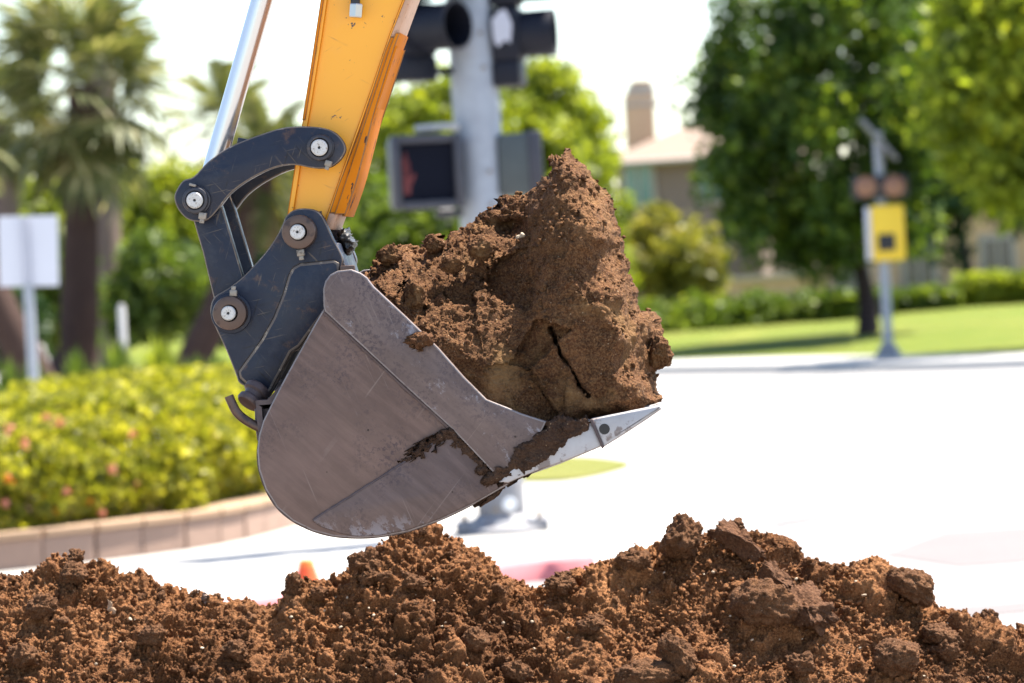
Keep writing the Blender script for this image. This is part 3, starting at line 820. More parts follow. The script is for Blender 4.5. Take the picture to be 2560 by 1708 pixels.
# ------------------------------------------------------------------ soil
def heightfield_blob(outline, wfun, wback, step, R_edge, parent=None, seed=0, amp=1.0, plane=0.18, name='soil', mat=None, mids=0.5, rag=5.0, scales=(0.05, 0.022, 0.010), smooth=True, calm=None):
    """closed lump: front depth from wfun(px,py), back at wback, both rounded towards the outline"""
    P = np.array(catmull(outline, 4))
    # ragged outline
    n = len(P)
    seg = np.roll(P, -1, 0) - P
    ln = np.linalg.norm(seg, axis=1); nseg = np.maximum(1, (ln / 4).astype(int))
    pts = []
    for i in range(n):
        for k in range(nseg[i]): pts.append(P[i] + seg[i] * k / nseg[i])
    P = np.array(pts)
    q = np.c_[P * 0.035, np.zeros(len(P))]; q2 = np.c_[P * 0.11, np.ones(len(P)) * 3]
    P = P + rag * np.c_[fbm(q, 2, seed), fbm(q, 2, seed + 9)] + 0.5 * rag * np.c_[fbm(q2, 2, seed + 5), fbm(q2, 2, seed + 6)]
    lo, hi = P.min(0) - step, P.max(0) + step
    gx = np.arange(lo[0], hi[0], step); gy = np.arange(lo[1], hi[1], step)
    GX, GY = np.meshgrid(gx, gy)
    Q = np.c_[GX.ravel(), GY.ravel()]
    ins = np.zeros(len(Q), bool); dist = np.full(len(Q), 1e9)
    A = P; B = np.roll(P, -1, 0)
    for a, b in zip(A, B):
        cond = ((a[1] > Q[:, 1]) != (b[1] > Q[:, 1]))
        with np.errstate(divide='ignore', invalid='ignore'):
            xi = (b[0] - a[0]) * (Q[:, 1] - a[1]) / (b[1] - a[1]) + a[0]
        ins ^= cond & (Q[:, 0] < xi)
        ab = b - a; tt = np.clip(((Q - a) @ ab) / max(ab @ ab, 1e-9), 0, 1)
        dist = np.minimum(dist, np.hypot(*(Q - a - tt[:, None] * ab).T))
    idx = -np.ones(len(Q), int); sel = np.where(ins)[0]; idx[sel] = np.arange(len(sel))
    Qi = Q[sel]; di = np.minimum(dist[sel] / R_edge, 1)
    rnd = np.sqrt(1 - (1 - di) ** 2)
    cal = calm(Qi) if calm is not None else np.ones(len(Qi))
    wf = wfun(Qi); wm = wf + (wback - wf) * mids
    wF = wm + (wf - wm) * rnd; wB = wm + (wback - wm) * rnd
    # to world
    D = (np.array(fwd)[None] * FPX + np.array(cx)[None] * (Qi[:, :1] - IW / 2) - np.array(cu)[None] * (Qi[:, 1:] - IH / 2))
    ew = np.array(EW); base = (EO - CAM).dot(EW)
    T0 = (base + plane) / (D @ ew)
    Pp = np.array(CAM)[None] + D * T0[:, None]
    TF = (base + wF) / (D @ ew)
    VF = np.array(CAM)[None] + D * TF[:, None]     # front follows the line of sight so the outline holds
    VB = Pp + ew[None] * (wB - plane)[:, None]
    H, W_ = GX.shape
    I = idx.reshape(H, W_)
    a, b, c, d = I[:-1, :-1], I[:-1, 1:], I[1:, 1:], I[1:, :-1]
    ok = (a >= 0) & (b >= 0) & (c >= 0) & (d >= 0)
    F = np.c_[a[ok], d[ok], c[ok], b[ok]]
    N = len(sel)
    Fb = np.c_[a[ok], b[ok], c[ok], d[ok]] + N
    # side walls along the rim of the filled cells
    ed = {}
    for f in F:
        for k in range(4):
            u, v = int(f[k]), int(f[(k + 1) % 4])
            if (v, u) in ed: del ed[(v, u)]
            else: ed[(u, v)] = 1
    side = np.array([(v, u, u + N, v + N) for u, v in ed]) if ed else np.zeros((0, 4), int)
    V = np.r_[VF, VB]; Fc = np.r_[F, Fb, side]
    used = np.unique(Fc); rm = -np.ones(len(V), int); rm[used] = np.arange(len(used))
    cal = np.r_[cal, cal][used]
    V = V[used]; Fc = rm[Fc]
    # normals
    nor = np.zeros_like(V)
    fn = np.cross(V[Fc[:, 2]] - V[Fc[:, 0]], V[Fc[:, 3]] - V[Fc[:, 1]])
    for k in range(4): np.add.at(nor, Fc[:, k], fn)
    nor /= np.maximum(np.linalg.norm(nor, axis=1, keepdims=True), 1e-9)
    disp = np.zeros(len(V))
    for k, s in enumerate(scales):
        gate = np.clip(0.6 + 1.1 * fbm(V / (s * 5), 2, seed + 40 + k), 0.1, 1.2)
        disp += amp * gate * (bumps(V, s, seed + 17 * k) - 0.3 * s) * (0.6 if k == 0 else 0.8)
    disp += amp * 0.006 * fbm(V / 0.03, 4, seed + 71)
    disp = disp * cal + (1 - cal) * amp * (0.008 * fbm(V / 0.05, 3, seed + 88) + 0.006 * fbm(V / 0.014, 3, seed + 89))
    V = V + nor * disp[:, None]
    return obj_np(name, V, Fc, mat, parent, smooth)

def rbf(ctrl):
    C = np.array([c[:2] for c in ctrl], float) / 100; w = np.array([c[2] for c in ctrl], float)
    K = np.linalg.norm(C[:, None] - C[None], axis=2)
    n = len(C); A = np.zeros((n + 3, n + 3)); A[:n, :n] = K; A[:n, n] = 1; A[:n, n + 1:] = C; A[n, :n] = 1; A[n + 1:, :n] = C.T
    s = np.linalg.solve(A, np.r_[w, 0, 0, 0])
    def f(Q):
        q = Q / 100
        return np.linalg.norm(q[:, None] - C[None], axis=2) @ s[:n] + s[n] + q @ s[n + 1:]
    return f

load_out = [(905, 690), (920, 676), (934, 654), (963, 616), (1009, 614), (1038, 628), (1066, 596), (1084, 588), (1101, 598), (1130, 576), (1187, 547), (1210, 532), (1227, 524), (1273, 494), (1313, 480),
            (1336, 460), (1359, 436), (1371, 413), (1371, 393), (1399, 382), (1408, 370), (1419, 382), (1451, 407), (1480, 448), (1520, 488), (1528, 528), (1546, 580), (1554, 620), (1571, 671), (1597, 740),
            (1602, 775), (1629, 786), (1650, 826), (1652, 855), (1675, 901), (1652, 924), (1629, 935), (1646, 981), (1660, 999), (1617, 1034), (1540, 1048), (1474, 1056), (1420, 1085), (1350, 1100), (1250, 1090), (1150, 1000), (1050, 880), (960, 780), (900, 720)]
ctrl = [(920, 680, .16), (963, 640, .22), (1009, 620, .26), (1084, 600, .27), (1130, 600, .25), (1210, 560, .26), (1313, 500, .24), (1365, 430, .17), (1408, 380, .17), (1430, 430, .10),
        (1400, 500, .075), (1365, 580, .06), (1335, 620, .10), (1330, 540, .19), (1270, 560, .22), (1200, 640, .17), (1100, 680, .15), (1000, 700, .11), (950, 720, .06), (1040, 780, .03), (1150, 760, .09), (1250, 740, .11),
        (1325, 720, .10), (1360, 740, .03), (1450, 640, .02), (1470, 540, .045), (1490, 500, .13), (1510, 600, .05), (1535, 620, .16), (1545, 740, .015), (1575, 740, .12), (1560, 850, .0), (1605, 850, .14), (1620, 860, .20), (1660, 900, .24), (1625, 940, .20),
        (1595, 960, .0), (1640, 1000, .06), (1500, 1000, -.005), (1400, 900, .0), (1300, 850, .03), (1200, 850, .03), (1120, 860, -.005), (1250, 980, -.01), (1350, 1040, -.012), (1450, 1045, -.012), (1580, 1030, -.012), (1100, 920, -.01)]
fr = rbf(ctrl)
def wload(Q):
    w = fr(Q)
    # fracture planes: cells with their own tilt
    q = np.c_[Q / np.array([120.0, 150.0]), np.zeros(len(Q))]
    i = np.floor(q).astype(np.int64)
    bd = np.full(len(Q), 9.0); val = np.zeros(len(Q)); d2nd = np.full(len(Q), 9.0)
    for a in (-1, 0, 1):
        for b in (-1, 0, 1):
            ii, jj = i[:, 0] + a, i[:, 1] + b; z = np.zeros_like(ii)
            dx = q[:, 0] - ii - h3(ii, jj, z, 5); dy = q[:, 1] - jj - h3(ii, jj, z, 6)
            d = np.hypot(dx, dy)
            pl = 0.036 * ((h3(ii, jj, z, 7) - .5) + 0.9 * dx * (h3(ii, jj, z, 8) - .5) * 2 + 0.9 * dy * (h3(ii, jj, z, 9) - .5) * 2)
            up = d < bd
            d2nd = np.where(up, bd, np.minimum(d2nd, d)); val = np.where(up, pl, val); bd = np.where(up, d, bd)
    w = w + val * np.clip((1560 - Q[:, 0]) / 60, 0, 1)
    # the long crack in the face and the hollow under the left lip
    ck = np.array([(1375, 820), (1392, 850), (1400, 885), (1432, 925), (1446, 960), (1470, 990)], float)
    for a, b in zip(ck[:-1], ck[1:]):
        ab = b - a; t = np.clip(((Q - a) @ ab) / (ab @ ab), 0, 1)
        d = np.hypot(*(Q - a - t[:, None] * ab).T)
        w = np.maximum(w, w + 0.045 * np.clip(1 - d / 6.0, 0, 1))
    w = w + 0.07 * np.exp(-(((Q[:, 0] - 1272) / 42) ** 2 + ((Q[:, 1] - 566) / 20) ** 2))
    return np.maximum(w, -0.012)
def calm_load(Q):
    # the broken faces are smoother than the crumbled top and left end
    n = fbm(np.c_[Q / 60.0, np.zeros(len(Q))], 2, 66)
    a = 1 / (1 + np.exp(-((Q[:, 0] - 1335) * 0.55 + (Q[:, 1] - 560) * 0.25 + 60 * n) / 14)) * (Q[:, 0] < 1560)
    b = 1 / (1 + np.exp(-((Q[:, 1] - 800) + 0.25 * (Q[:, 0] - 1100) + 70 * n) / 16))
    return 1 - 0.72 * np.clip(np.maximum(a, b), 0, 1)
load = heightfield_blob(load_out, wload, 0.37, 2.8, 45, seed=3, name='soil_load', mat=M['soil_load'], rag=7, mids=0.45, calm=calm_load)
tag(load, 'big broken chunk of brown soil heaped high in the excavator bucket', 'soil')

def smear(outline, thick, label, mat='soil_dark', w=None, seed=0, edge=10):
    w0 = BW0 if w is None else w
    o = heightfield_blob(outline, lambda Q: np.full(len(Q), w0 - thick), w0 + 0.004, 2.6, edge, seed=seed, name='stuck_soil', mat=M[mat], rag=7, mids=0.9, scales=(0.022, 0.010), amp=0.95)
    return tag(o, label, 'soil', 'soil stuck to the bucket')
smear([(1500, 1050), (1474, 1068), (1450, 1092), (1418, 1112), (1400, 1132), (1360, 1160), (1330, 1180), (1305, 1190), (1275, 1198), (1248, 1206), (1222, 1206), (1212, 1200), (1225, 1186), (1245, 1165), (1275, 1150), (1290, 1120), (1330, 1095), (1362, 1068), (1365, 1050), (1420, 1040)], 0.018,
      'dark soil smear running down the bucket corner behind the tooth', seed=31)
smear([(1126, 1072), (1150, 1092), (1190, 1130), (1230, 1170), (1250, 1200), (1225, 1215), (1200, 1180), (1160, 1140), (1120, 1112), (1070, 1130), (1030, 1152), (1022, 1150), (1040, 1120), (1085, 1090)], 0.0095,
      'dark soil caked in the angle of the bucket side seams', seed=37, edge=8)
smear([(1210, 1236), (1240, 1220), (1262, 1209), (1268, 1218), (1256, 1232), (1232, 1246), (1206, 1252)], 0.004, 'crumbly soil clinging under the bucket lower edge', seed=41, w=BW0 + 0.012, edge=5)
clump = heightfield_blob([(1030, 850), (1042, 830), (1075, 825), (1092, 838), (1090, 862), (1060, 874), (1034, 870)], lambda Q: np.full(len(Q), BW0 - 0.040), BW0 + 0.02, 2.4, 22, seed=47, name='soil_clump', mat=M['soil_clod'], rag=6, scales=(0.025, 0.011))
tag(clump, 'small soil clump hanging on the upper edge of the bucket side', 'soil')
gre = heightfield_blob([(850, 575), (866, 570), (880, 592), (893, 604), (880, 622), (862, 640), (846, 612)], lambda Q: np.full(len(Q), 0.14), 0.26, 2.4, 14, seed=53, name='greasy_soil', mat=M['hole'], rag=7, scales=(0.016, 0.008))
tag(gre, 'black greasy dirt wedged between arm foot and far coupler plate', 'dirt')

# ---- the heap in front of and under the bucket
YC = 8.12
crest = [(-400, 1330), (-150, 1310), (0, 1308), (40, 1310), (110, 1284), (180, 1272), (215, 1292), (260, 1312), (300, 1330), (360, 1326), (400, 1352), (470, 1372), (540, 1383), (600, 1394), (640, 1390), (670, 1345), (700, 1332), (740, 1330), (800, 1312), (830, 1280),
         (870, 1240), (940, 1212), (1000, 1200), (1035, 1228), (1100, 1277), (1170, 1330), (1225, 1343), (1280, 1312), (1330, 1298), (1380, 1283), (1440, 1256), (1500, 1266), (1545, 1240), (1600, 1218), (1640, 1208), (1700, 1208), (1760, 1228), (1830, 1256), (1900, 1272), (1970, 1281),
         (2040, 1310), (2110, 1338), (2150, 1374), (2200, 1388), (2270, 1414), (2350, 1444), (2550, 1500), (2800, 1560)]
cw = [at(x * 1.0894, y * 1.0894 - 3, YC) for x, y in crest]
cxs = np.array([p.x for p in cw]); czs = np.array([p.z for p in cw])
def crest_z(x): return np.interp(x, cxs, czs)
fine_x = np.linspace(-3.2, 3.2, 1281); fz = crest_z(fine_x)
ker = np.exp(-0.5 * (np.arange(-200, 201) * 0.005 / 0.16) ** 2); ker /= ker.sum()
fz_s = np.convolve(np.pad(fz, 200, mode='edge'), ker, mode='valid')
def heap_base(x, y):
    wob = 0.10 * fbm(np.c_[x * 1.6, y * 1.6, np.zeros_like(x)], 3, 91)
    d = YC - y
    s = np.clip(np.abs(d) / 0.55, 0, 1)
    xw = x + 0.5 * wob * s
    zc = np.interp(xw, fine_x, fz) * (1 - s) + np.interp(xw, fine_x, fz_s) * s
    dd = np.sqrt(d * d + 0.03 ** 2) - 0.03
    z = zc - np.where(d > 0, 0.80, 0.95) * dd
    z = z + s * (0.09 * fbm(np.c_[x * 3.2, y * 3.2, np.ones_like(x)], 3, 77))
    return np.maximum(z, -0.02)
hx = np.r_[np.linspace(-3.2, -2.1, 40), np.linspace(-2.085, -1.265, 82), np.linspace(-1.255, 1.255, 1110), np.linspace(1.265, 2.085, 82), np.linspace(2.1, 3.2, 40)]
hy = np.r_[np.linspace(6.0, 6.78, 36), np.linspace(6.79, 7.49, 70), np.linspace(7.50, 8.21, 305), np.linspace(8.22, 8.6, 36), np.linspace(8.63, 9.9, 36)]
HX, HY = np.meshgrid(hx, hy)
xf, yf = HX.ravel(), HY.ravel()
V = np.c_[xf, yf, heap_base(xf, yf)]
nr, nc = HX.shape
G = V.reshape(nr, nc, 3)
du = np.gradient(G, axis=1); dv = np.gradient(G, axis=0)
NN = np.cross(du, dv).reshape(-1, 3); NN /= np.linalg.norm(NN, axis=1, keepdims=True)
finem = np.ones(len(xf), bool)
edge_ = np.minimum(np.clip((3.2 - np.abs(xf)) / 0.1, 0, 1), np.minimum(np.clip((yf - 6.0) / 0.1, 0, 1), np.clip((9.9 - yf) / 0.1, 0, 1)))
fine_ = np.clip((1.27 - np.abs(xf)) / 0.02, 0, 1) * np.clip((yf - 7.48) / 0.02, 0, 1) * np.clip((8.23 - yf) / 0.02, 0, 1)
disp = np.zeros(len(V))
Vf = V[finem]
d = np.zeros(len(Vf))
for k, (s, a) in enumerate([(0.11, 0.45), (0.048, 0.50), (0.022, 0.85), (0.0115, 1.20)]):
    mk = fine_ > 0 if s < 0.015 else np.ones(len(Vf), bool)
    Q = Vf[mk]
    gate = np.clip(0.5 + 1.9 * fbm(Q / (s * 5.5), 2, 140 + k), 0.05, 1.35)
    d[mk] += a * gate * (bumps(Q, s, 200 + 17 * k, 0.34, 0.45) - 0.30 * s) * (1 if s > 0.04 else 0.45 + 0.55 * fine_[mk])
d += 0.010 * fbm(Vf / 0.05, 3, 301) + 0.0035 * fbm(Vf / 0.008, 2, 333)
d -= 0.6 * bumps(Vf, 0.060, 610, 0.25, 0.5, 0.34) 
mk = fine_ > 0
d[mk] -= 0.7 * bumps(Vf[mk], 0.027, 640, 0.25, 0.4, 0.32)
disp[finem] = d * edge_
V = V + NN * disp[:, None]
HZ = V[:, 2].reshape(nr, nc)
ii = np.arange(nr * nc).reshape(nr, nc)
F = np.c_[ii[:-1, :-1].ravel(), ii[:-1, 1:].ravel(), ii[1:, 1:].ravel(), ii[1:, :-1].ravel()]
heap = obj_np('soil_heap', V, F, M['soil'], None, True)
tag(heap, 'long heap of loose reddish brown soil across the foreground', 'soil heap')

def heap_hit(px, py, back=False):
    d_ = ray(px, py)
    ys = np.linspace(7.3, 8.6, 1300)
    t = ys / d_.y
    xs = d_.x * t; zs = CAM.z + d_.z * t
    h = heap_base(xs, ys)
    k = np.where(zs < h)[0]
    if len(k) == 0:
        k = [int(np.argmin(zs - h))]
    i = int(k[0])
    return Vector((xs[i], ys[i], h[i]))

bm_ = bmesh.new(); bmesh.ops.create_icosphere(bm_, subdivisions=5, radius=1); bm_.verts.ensure_lookup_table()
ICO5 = (np.array([v.co[:] for v in bm_.verts]), np.array([[v.index for v in f.verts] for f in bm_.faces])); bm_.free()
def ico(n):
    b = bmesh.new(); bmesh.ops.create_icosphere(b, subdivisions=n, radius=1); b.verts.ensure_lookup_table()
    r = (np.array([v.co[:] for v in b.verts]), np.array([[v.index for v in f.verts] for f in b.faces])); b.free(); return r
ICO1, ICO2, ICO3 = ico(1), ico(2), ico(3)
def clod_shape(base, seed, planes=9, cut=0.72, rough=0.12):
    r = np.random.default_rng(seed)
    p = base[0].copy()
    rad = np.ones(len(p))
    for _ in range(planes):
        n = r.normal(size=3); n /= np.linalg.norm(n)
        dp = p @ n
        lim = np.where(dp > 0.05, (cut + 0.25 * r.random()) / np.maximum(dp, 0.05), 9)
        rad = np.minimum(rad, lim)
    rad = rad + rough * fbm(p * 2.2 + seed, 4, seed) + 0.6 * rough * fbm(p * 7 + seed, 3, seed + 1) 
    return p * rad[:, None]

def clod(px, py, wpx, hpx, label, seed, dpx=None, rot=0.0, mat='soil_clod', sink=0.25, name='soil_clod', planes=9, cut=0.72, group='clods on the soil heap', lift=0.0):
    c = heap_hit(px, py + hpx * 0.35)
    s = c.y / FPX
    ax = np.array([wpx, dpx or (wpx + hpx) / 2, hpx]) * s / 2 * 1.12
    v = clod_shape(ICO5, seed, planes, cut)
    v = v * ax
    ro = np.array(Matrix.Rotation(rot, 3, 'Y'))
    v = v @ ro.T
    sz = ax.max()
    nn = v / np.maximum(np.linalg.norm(v, axis=1, keepdims=True), 1e-9)
    w = v + np.array(c)
    v = v + nn * (0.7 * (bumps(w, 0.016, seed + 3) - 0.004) + 0.55 * (bumps(w, 0.0075, seed + 8) - 0.002) + 0.005 * fbm(w / 0.02, 4, seed))[:, None]
    # place so that the middle of the clod projects on the given pixel
    pos = at(px, py, c.y - 0.1 * sz)
    # rest it on the surface: never higher than its own size allows
    kx = int(np.searchsorted(hx, pos.x).clip(6, nc - 7)); ky = int(np.searchsorted(hy, pos.y).clip(6, nr - 7))
    pos.z = min(pos.z, float(np.median(HZ[ky - 5:ky + 6, kx - 5:kx + 6])) + 0.42 * float(v[:, 2].max() - v[:, 2].min()))
    o = obj_np(name, v, ICO5[1], M[mat], None, True)
    o.location = pos
    return tag(o, label, 'soil clod', group)

clod(1704, 1342, 96, 124, 'pointed soil clod with a dark front standing on the right crest', 11, rot=R(8), planes=12, cut=0.6)
clod(1834, 1304, 52, 40, 'small lump topping the slab at the highest point of right crest', 12)
clod(1915, 1512, 150, 108, 'largest rounded boulder of soil below the smooth slabs', 13, rot=R(12), planes=7, cut=0.78)
clod(2243, 1641, 108, 90, 'big lumpy clod low on the right slope with pale crust', 14, planes=7)
clod(1694, 1642, 70, 112, 'tall leaning clod near the bottom edge below the boulder', 15, rot=R(-28))
clod(1618, 1684, 156, 66, 'wide flat clod cut by the bottom edge of the picture', 16, planes=6, cut=0.8)
clod(2278, 1462, 124, 74, 'broad clod forming the shoulder of the right crest', 17, rot=R(26))
clod(2470, 1541, 40, 34, 'little round clod perched on far right crest above the road', 18)
clod(2070, 1381, 32, 24, 'tiny dark clod on the skyline of the right heap', 19)
clod(190, 1390, 44, 40, 'dark knob on top of the left heap crest', 20)
clod(186, 1436, 58, 52, 'dark rough clod just under the knob on left crest', 21)
clod(104, 1516, 66, 56, 'dark shadowed clod on the left slope below the crest', 22)
clod(914, 1407, 74, 58, 'square clod on the left shoulder of the middle peak', 23, planes=12, cut=0.62)
clod(925, 1444, 46, 34, 'small clod tucked right under the square clod', 24)
clod(966, 1444, 36, 28, 'small dark angular clod right of the tucked clod', 25, planes=12)
clod(736, 1459, 38, 52, 'upright clod at the left foot of the middle heap', 26, rot=R(6))
clod(795, 1484, 46, 32, 'greyish clod beside the upright clod on the middle heap', 27)
clod(1034, 1452, 60, 34, 'flat disc of soil lying on the middle slope', 28, rot=R(24), planes=5)
clod(1402, 1424, 44, 36, 'small clod at the left foot of the right heap crest', 29)
clod(1400, 1456, 60, 40, 'overhanging clod beside the red kerb gap', 30)
clod(1588, 1402, 84, 54, 'lump with dark underside on the left flank of right heap', 32, rot=R(10))
clod(1187, 1603, 66, 58, 'rounded clod low on the middle slope', 33)
clod(2004, 1660, 58, 50, 'clod near the bottom edge under the third slab', 34)
clod(2362, 1612, 56, 46, 'small clod beside the broad flat clod on right slope', 35)
clod(2348, 1574, 98, 50, 'broad flat clod on the right slope', 36, rot=R(18))
clod(590, 1625, 60, 46, 'clod low on the left slope near the bottom edge', 38)
clod(380, 1590, 70, 52, 'clod in the middle of the left slope', 39)
clod(60, 1640, 72, 56, 'clod in the lower left corner of the picture', 40)
clod(1480, 1560, 66, 48, 'clod halfway down the flank between middle and right heaps', 42)
clod(1290, 1660, 70, 50, 'clod at the bottom edge under the middle heap', 43)

def slab(p0, p1, width_px, label, seed, thick=0.045, lean=0.0):
    """a broken slab: long smooth face turned to the lower left, top lit"""
    a, b = heap_hit(*p0), heap_hit(*p1)
    a = at(p0[0], p0[1], a.y - 0.034); b = at(p1[0], p1[1], b.y - 0.034)
    ax = (b - a); L = ax.length; ax.normalize()
    face_n = Vector((-0.62, -0.74, -0.22)); face_n = (face_n - ax * face_n.dot(ax)).normalized()
    up = ax.cross(face_n)
    if up.z < 0: up = -up
    h = width_px * MPP * 1.1
    n1, n2, n3 = int(L / 0.004) + 2, 14, int(h / 0.004) + 2
    bm = bmesh.new()
    bm_box(bm, (0, 0, 0), (1, 1, 1))
    bmesh.ops.subdivide_edges(bm, edges=bm.edges[:], cuts=22, use_grid_fill=True)
    bm.verts.ensure_lookup_table()
    v = np.array([x.co[:] for x in bm.verts]); f = np.array([[x.index for x in q.verts] for q in bm.faces]); bm.free()
    ends = np.abs(v[:, 0]) * 2
    taper = (1 - 0.4 * ends ** 2.5) * (0.8 + 0.35 * vnoise(np.c_[v[:, 0] * 4 + seed, np.zeros((len(v), 2))], seed))
    W = np.outer(v[:, 0] * L, np.array(ax)) + np.outer(-v[:, 1] * thick, np.array(face_n)) + np.outer(v[:, 2] * h * taper, np.array(up))
    W = W + np.array((a + b) / 2)
    front = v[:, 1] < -0.49
    nd = (W - W.mean(0)); nd /= np.linalg.norm(nd, axis=1, keepdims=True)
    amt = np.where(front & (ends < 0.8) & (np.abs(v[:, 2]) < 0.38), 0.18, 1.5)
    W = W + np.outer(0.014 * fbm(W / 0.06, 2, seed + 30), np.array(up)) + np.outer(0.008 * fbm(W / 0.05, 2, seed + 31), np.array(face_n))
    W = W + nd * (amt * (0.8 * (bumps(W, 0.018, seed) - 0.006) + 0.5 * (bumps(W, 0.008, seed + 5) - 0.002) + 0.010 * fbm(W / 0.03, 3, seed)))[:, None]
    o = obj_np('soil_slab', W, f, M['slab_soil'], None, True)
    return tag(o, label, 'soil slab', 'smooth-faced slabs on the right heap')
slab((1788, 1322), (1905, 1388), 62, 'upper smooth dark slab on the right heap crest', 61)
slab((1902, 1412), (1985, 1468), 50, 'middle smooth dark slab between the upper and lower ones', 62)
slab((1990, 1476), (2052, 1566), 60, 'lower slab beside the boulder of soil', 63, 0.07)

# loose crumbs and pebbles scattered over the heap
def scatter(n, smin, smax, base, protos, name, mat, seed, power=2.6, ylo=7.5, yhi=8.2, sink=0.25, wide=False):
    r = np.random.default_rng(seed)
    x = r.uniform(-1.28, 1.28, n) if not wide else r.uniform(-2.4, 2.4, n); y = r.uniform(ylo, yhi, n)
    ix = np.searchsorted(hx, x).clip(1, nc - 1); iy = np.searchsorted(hy, y).clip(1, nr - 1)
    z = HZ[iy, ix]
    s = smin + (smax - smin) * r.random(n) ** power
    shp = [clod_shape(base, 900 + k, 11, 0.5, 0.45) for k in range(protos)]
    nv = len(base[0]); Vs = np.empty((n, nv, 3), np.float32); 
    for i in range(n):
        q = Euler(r.uniform(0, 6.28, 3)).to_matrix()
        a = shp[i % protos] * (s[i] * r.uniform(0.7, 1.25, 3))
        Vs[i] = a @ np.array(q).T + (x[i], y[i], z[i] + s[i] * (1 - 2 * sink) * 0.5)
    Fs = (base[1][None] + (np.arange(n) * nv)[:, None, None]).reshape(-1, 3)
    return obj_np(name, Vs.reshape(-1, 3), Fs, mat, None, base is ICO3)
cr = scatter(14000, 0.0012, 0.0040, ICO1, 9, 'soil_crumbs', M['soil'], 5, 1.8)
tag(cr, 'loose crumbs of brown soil strewn over the heap', 'soil crumbs', kind='stuff')
cr3 = scatter(7500, 0.0030, 0.0085, ICO2, 11, 'soil_granules', M['soil'], 9, 2.4)
tag(cr3, 'hazelnut-sized granules of brown soil covering the heap', 'soil granules', kind='stuff')
cr2 = scatter(220, 0.006, 0.014, ICO3, 9, 'soil_lumps', M['soil_clod'], 6, 2.4)
tag(cr2, 'walnut-sized lumps of brown soil scattered over the heap', 'soil lumps', kind='stuff')
cr4 = scatter(4500, 0.002, 0.009, ICO1, 9, 'soil_crumbs', M['soil'], 15, 2.0, 6.5, 8.6, wide=True)
tag(cr4, 'loose crumbs on the flanks and back of the soil heap', 'soil crumbs', kind='stuff')
pb = scatter(300, 0.0010, 0.0034, ICO1, 5, 'fine_gravel', M['pebble'], 8, 1.6, sink=0.1)
tag(pb, 'fine pale gravel speckling the brown soil heap', 'gravel', kind='stuff')
peb_px = [(1826, 1540), (1886, 1480), (1928, 1462), (1783, 1430), (1760, 1436), (1990, 1448), (2140, 1454), (2160, 1488), (1330, 1555), (1420, 1595), (1835, 1666), (325, 1548), (728, 1543), (1084, 1502), (922, 1520), (934, 1538), (852, 1568), (868, 1494),
          (1335, 1622), (1258, 1558), (1190, 1578), (1660, 1432), (2310, 1690), (2150, 1620), (1880, 1600), (505, 1620), (240, 1660), (1105, 1566)]
pebm = None
for k, (a, b) in enumerate(peb_px):
    c = heap_hit(a, b)
    if pebm is None or k % 4 == 0:
        pv = clod_shape(ICO2, 700 + k, 8, 0.62, 0.1)
        pebm = mesh_np('pebble', pv, ICO2[1]); pebm.materials.append(M['pebble'])
    o = bpy.data.objects.new('pebble', pebm); COL.objects.link(o)
    s = random.uniform(5, 10) * MPP * 0.62
    o.location = at(a, b, c.y - 0.018); o.scale = (s * random.uniform(1, 1.7), s, s * random.uniform(.6, .9)); o.rotation_euler = (random.uniform(-.5, .5), random.uniform(-.6, .6), random.uniform(0, 3))
    tag(o, 'small pale pebble lying bare on the brown soil heap', 'pebble', 'pale pebbles on the soil heap')
cp_ = clod(516, 1494, 34, 24, 'thin grey stone chip on the crest between left and middle heaps', 44, mat='collar', name='stone_chip', planes=12, cut=0.45)
cp_['category'] = 'stone'
cp_ = clod(277, 1506, 16, 34, 'thin pale chip standing in the left slope', 45, dpx=8, rot=R(-12), mat='cap', name='stone_chip', planes=6)
cp_['category'] = 'stone'

# crumbs on the load, a few bigger lumps at its left end
r = np.random.default_rng(12)
lv = np.empty((len(load.data.vertices), 3), np.float32); load.data.vertices.foreach_get('co', lv.ravel())
ln_ = np.empty((len(load.data.vertices), 3), np.float32); load.data.vertices.foreach_get('normal', ln_.ravel())
cand = np.where((ln_[:, 2] > 0.25) & (ln_[:, 1] < 0.6))[0]
pick = r.choice(cand, 1500)
shp = [clod_shape(ICO2, 950 + k, 10, 0.5, 0.4) for k in range(6)]
Vs = np.empty((1500, len(ICO2[0]), 3), np.float32)
for i, k in enumerate(pick):
    s = 0.0012 + 0.006 * r.random() ** 3
    Vs[i] = (shp[i % 6] * s * r.uniform(.7, 1.3, 3)) @ np.array(Euler(r.uniform(0, 6, 3)).to_matrix()).T + lv[k] + ln_[k] * s * 0.3
o = obj_np('load_crumbs', Vs.reshape(-1, 3), (ICO2[1][None] + (np.arange(1500) * len(ICO2[0]))[:, None, None]).reshape(-1, 3), M['soil_load'], None, False)
tag(o, 'loose crumbs lying on the soil in the bucket', 'soil crumbs', kind='stuff')
def load_clod(px, py, wpx, hpx, w, label, seed):
    s = MPP
    v = clod_shape(ICO5, seed, 9, 0.72) * np.array([wpx, (wpx + hpx) / 2, hpx]) * s / 2 * 1.1
    pos = ex(px, py, w); W = v + np.array(pos)
    nn = v / np.linalg.norm(v, axis=1, keepdims=True)
    v = v + nn * (0.5 * (bumps(W, 0.014, seed) - 0.004) + 0.35 * (bumps(W, 0.007, seed + 2) - 0.002))[:, None]
    o = obj_np('soil_clod', v, ICO5[1], M['soil_load'], None, True); o.location = pos
    return tag(o, label, 'soil clod', 'clods in the bucket')
load_clod(1037, 735, 52, 82, 0.05, 'rounded upright clod near the upper bucket edge', 81)
load_clod(975, 640, 62, 50, 0.16, 'lumpy clod at the upper left end of the load', 82)
load_clod(1085, 612, 48, 46, 0.21, 'clod on the load skyline right of the lumpy end', 83)
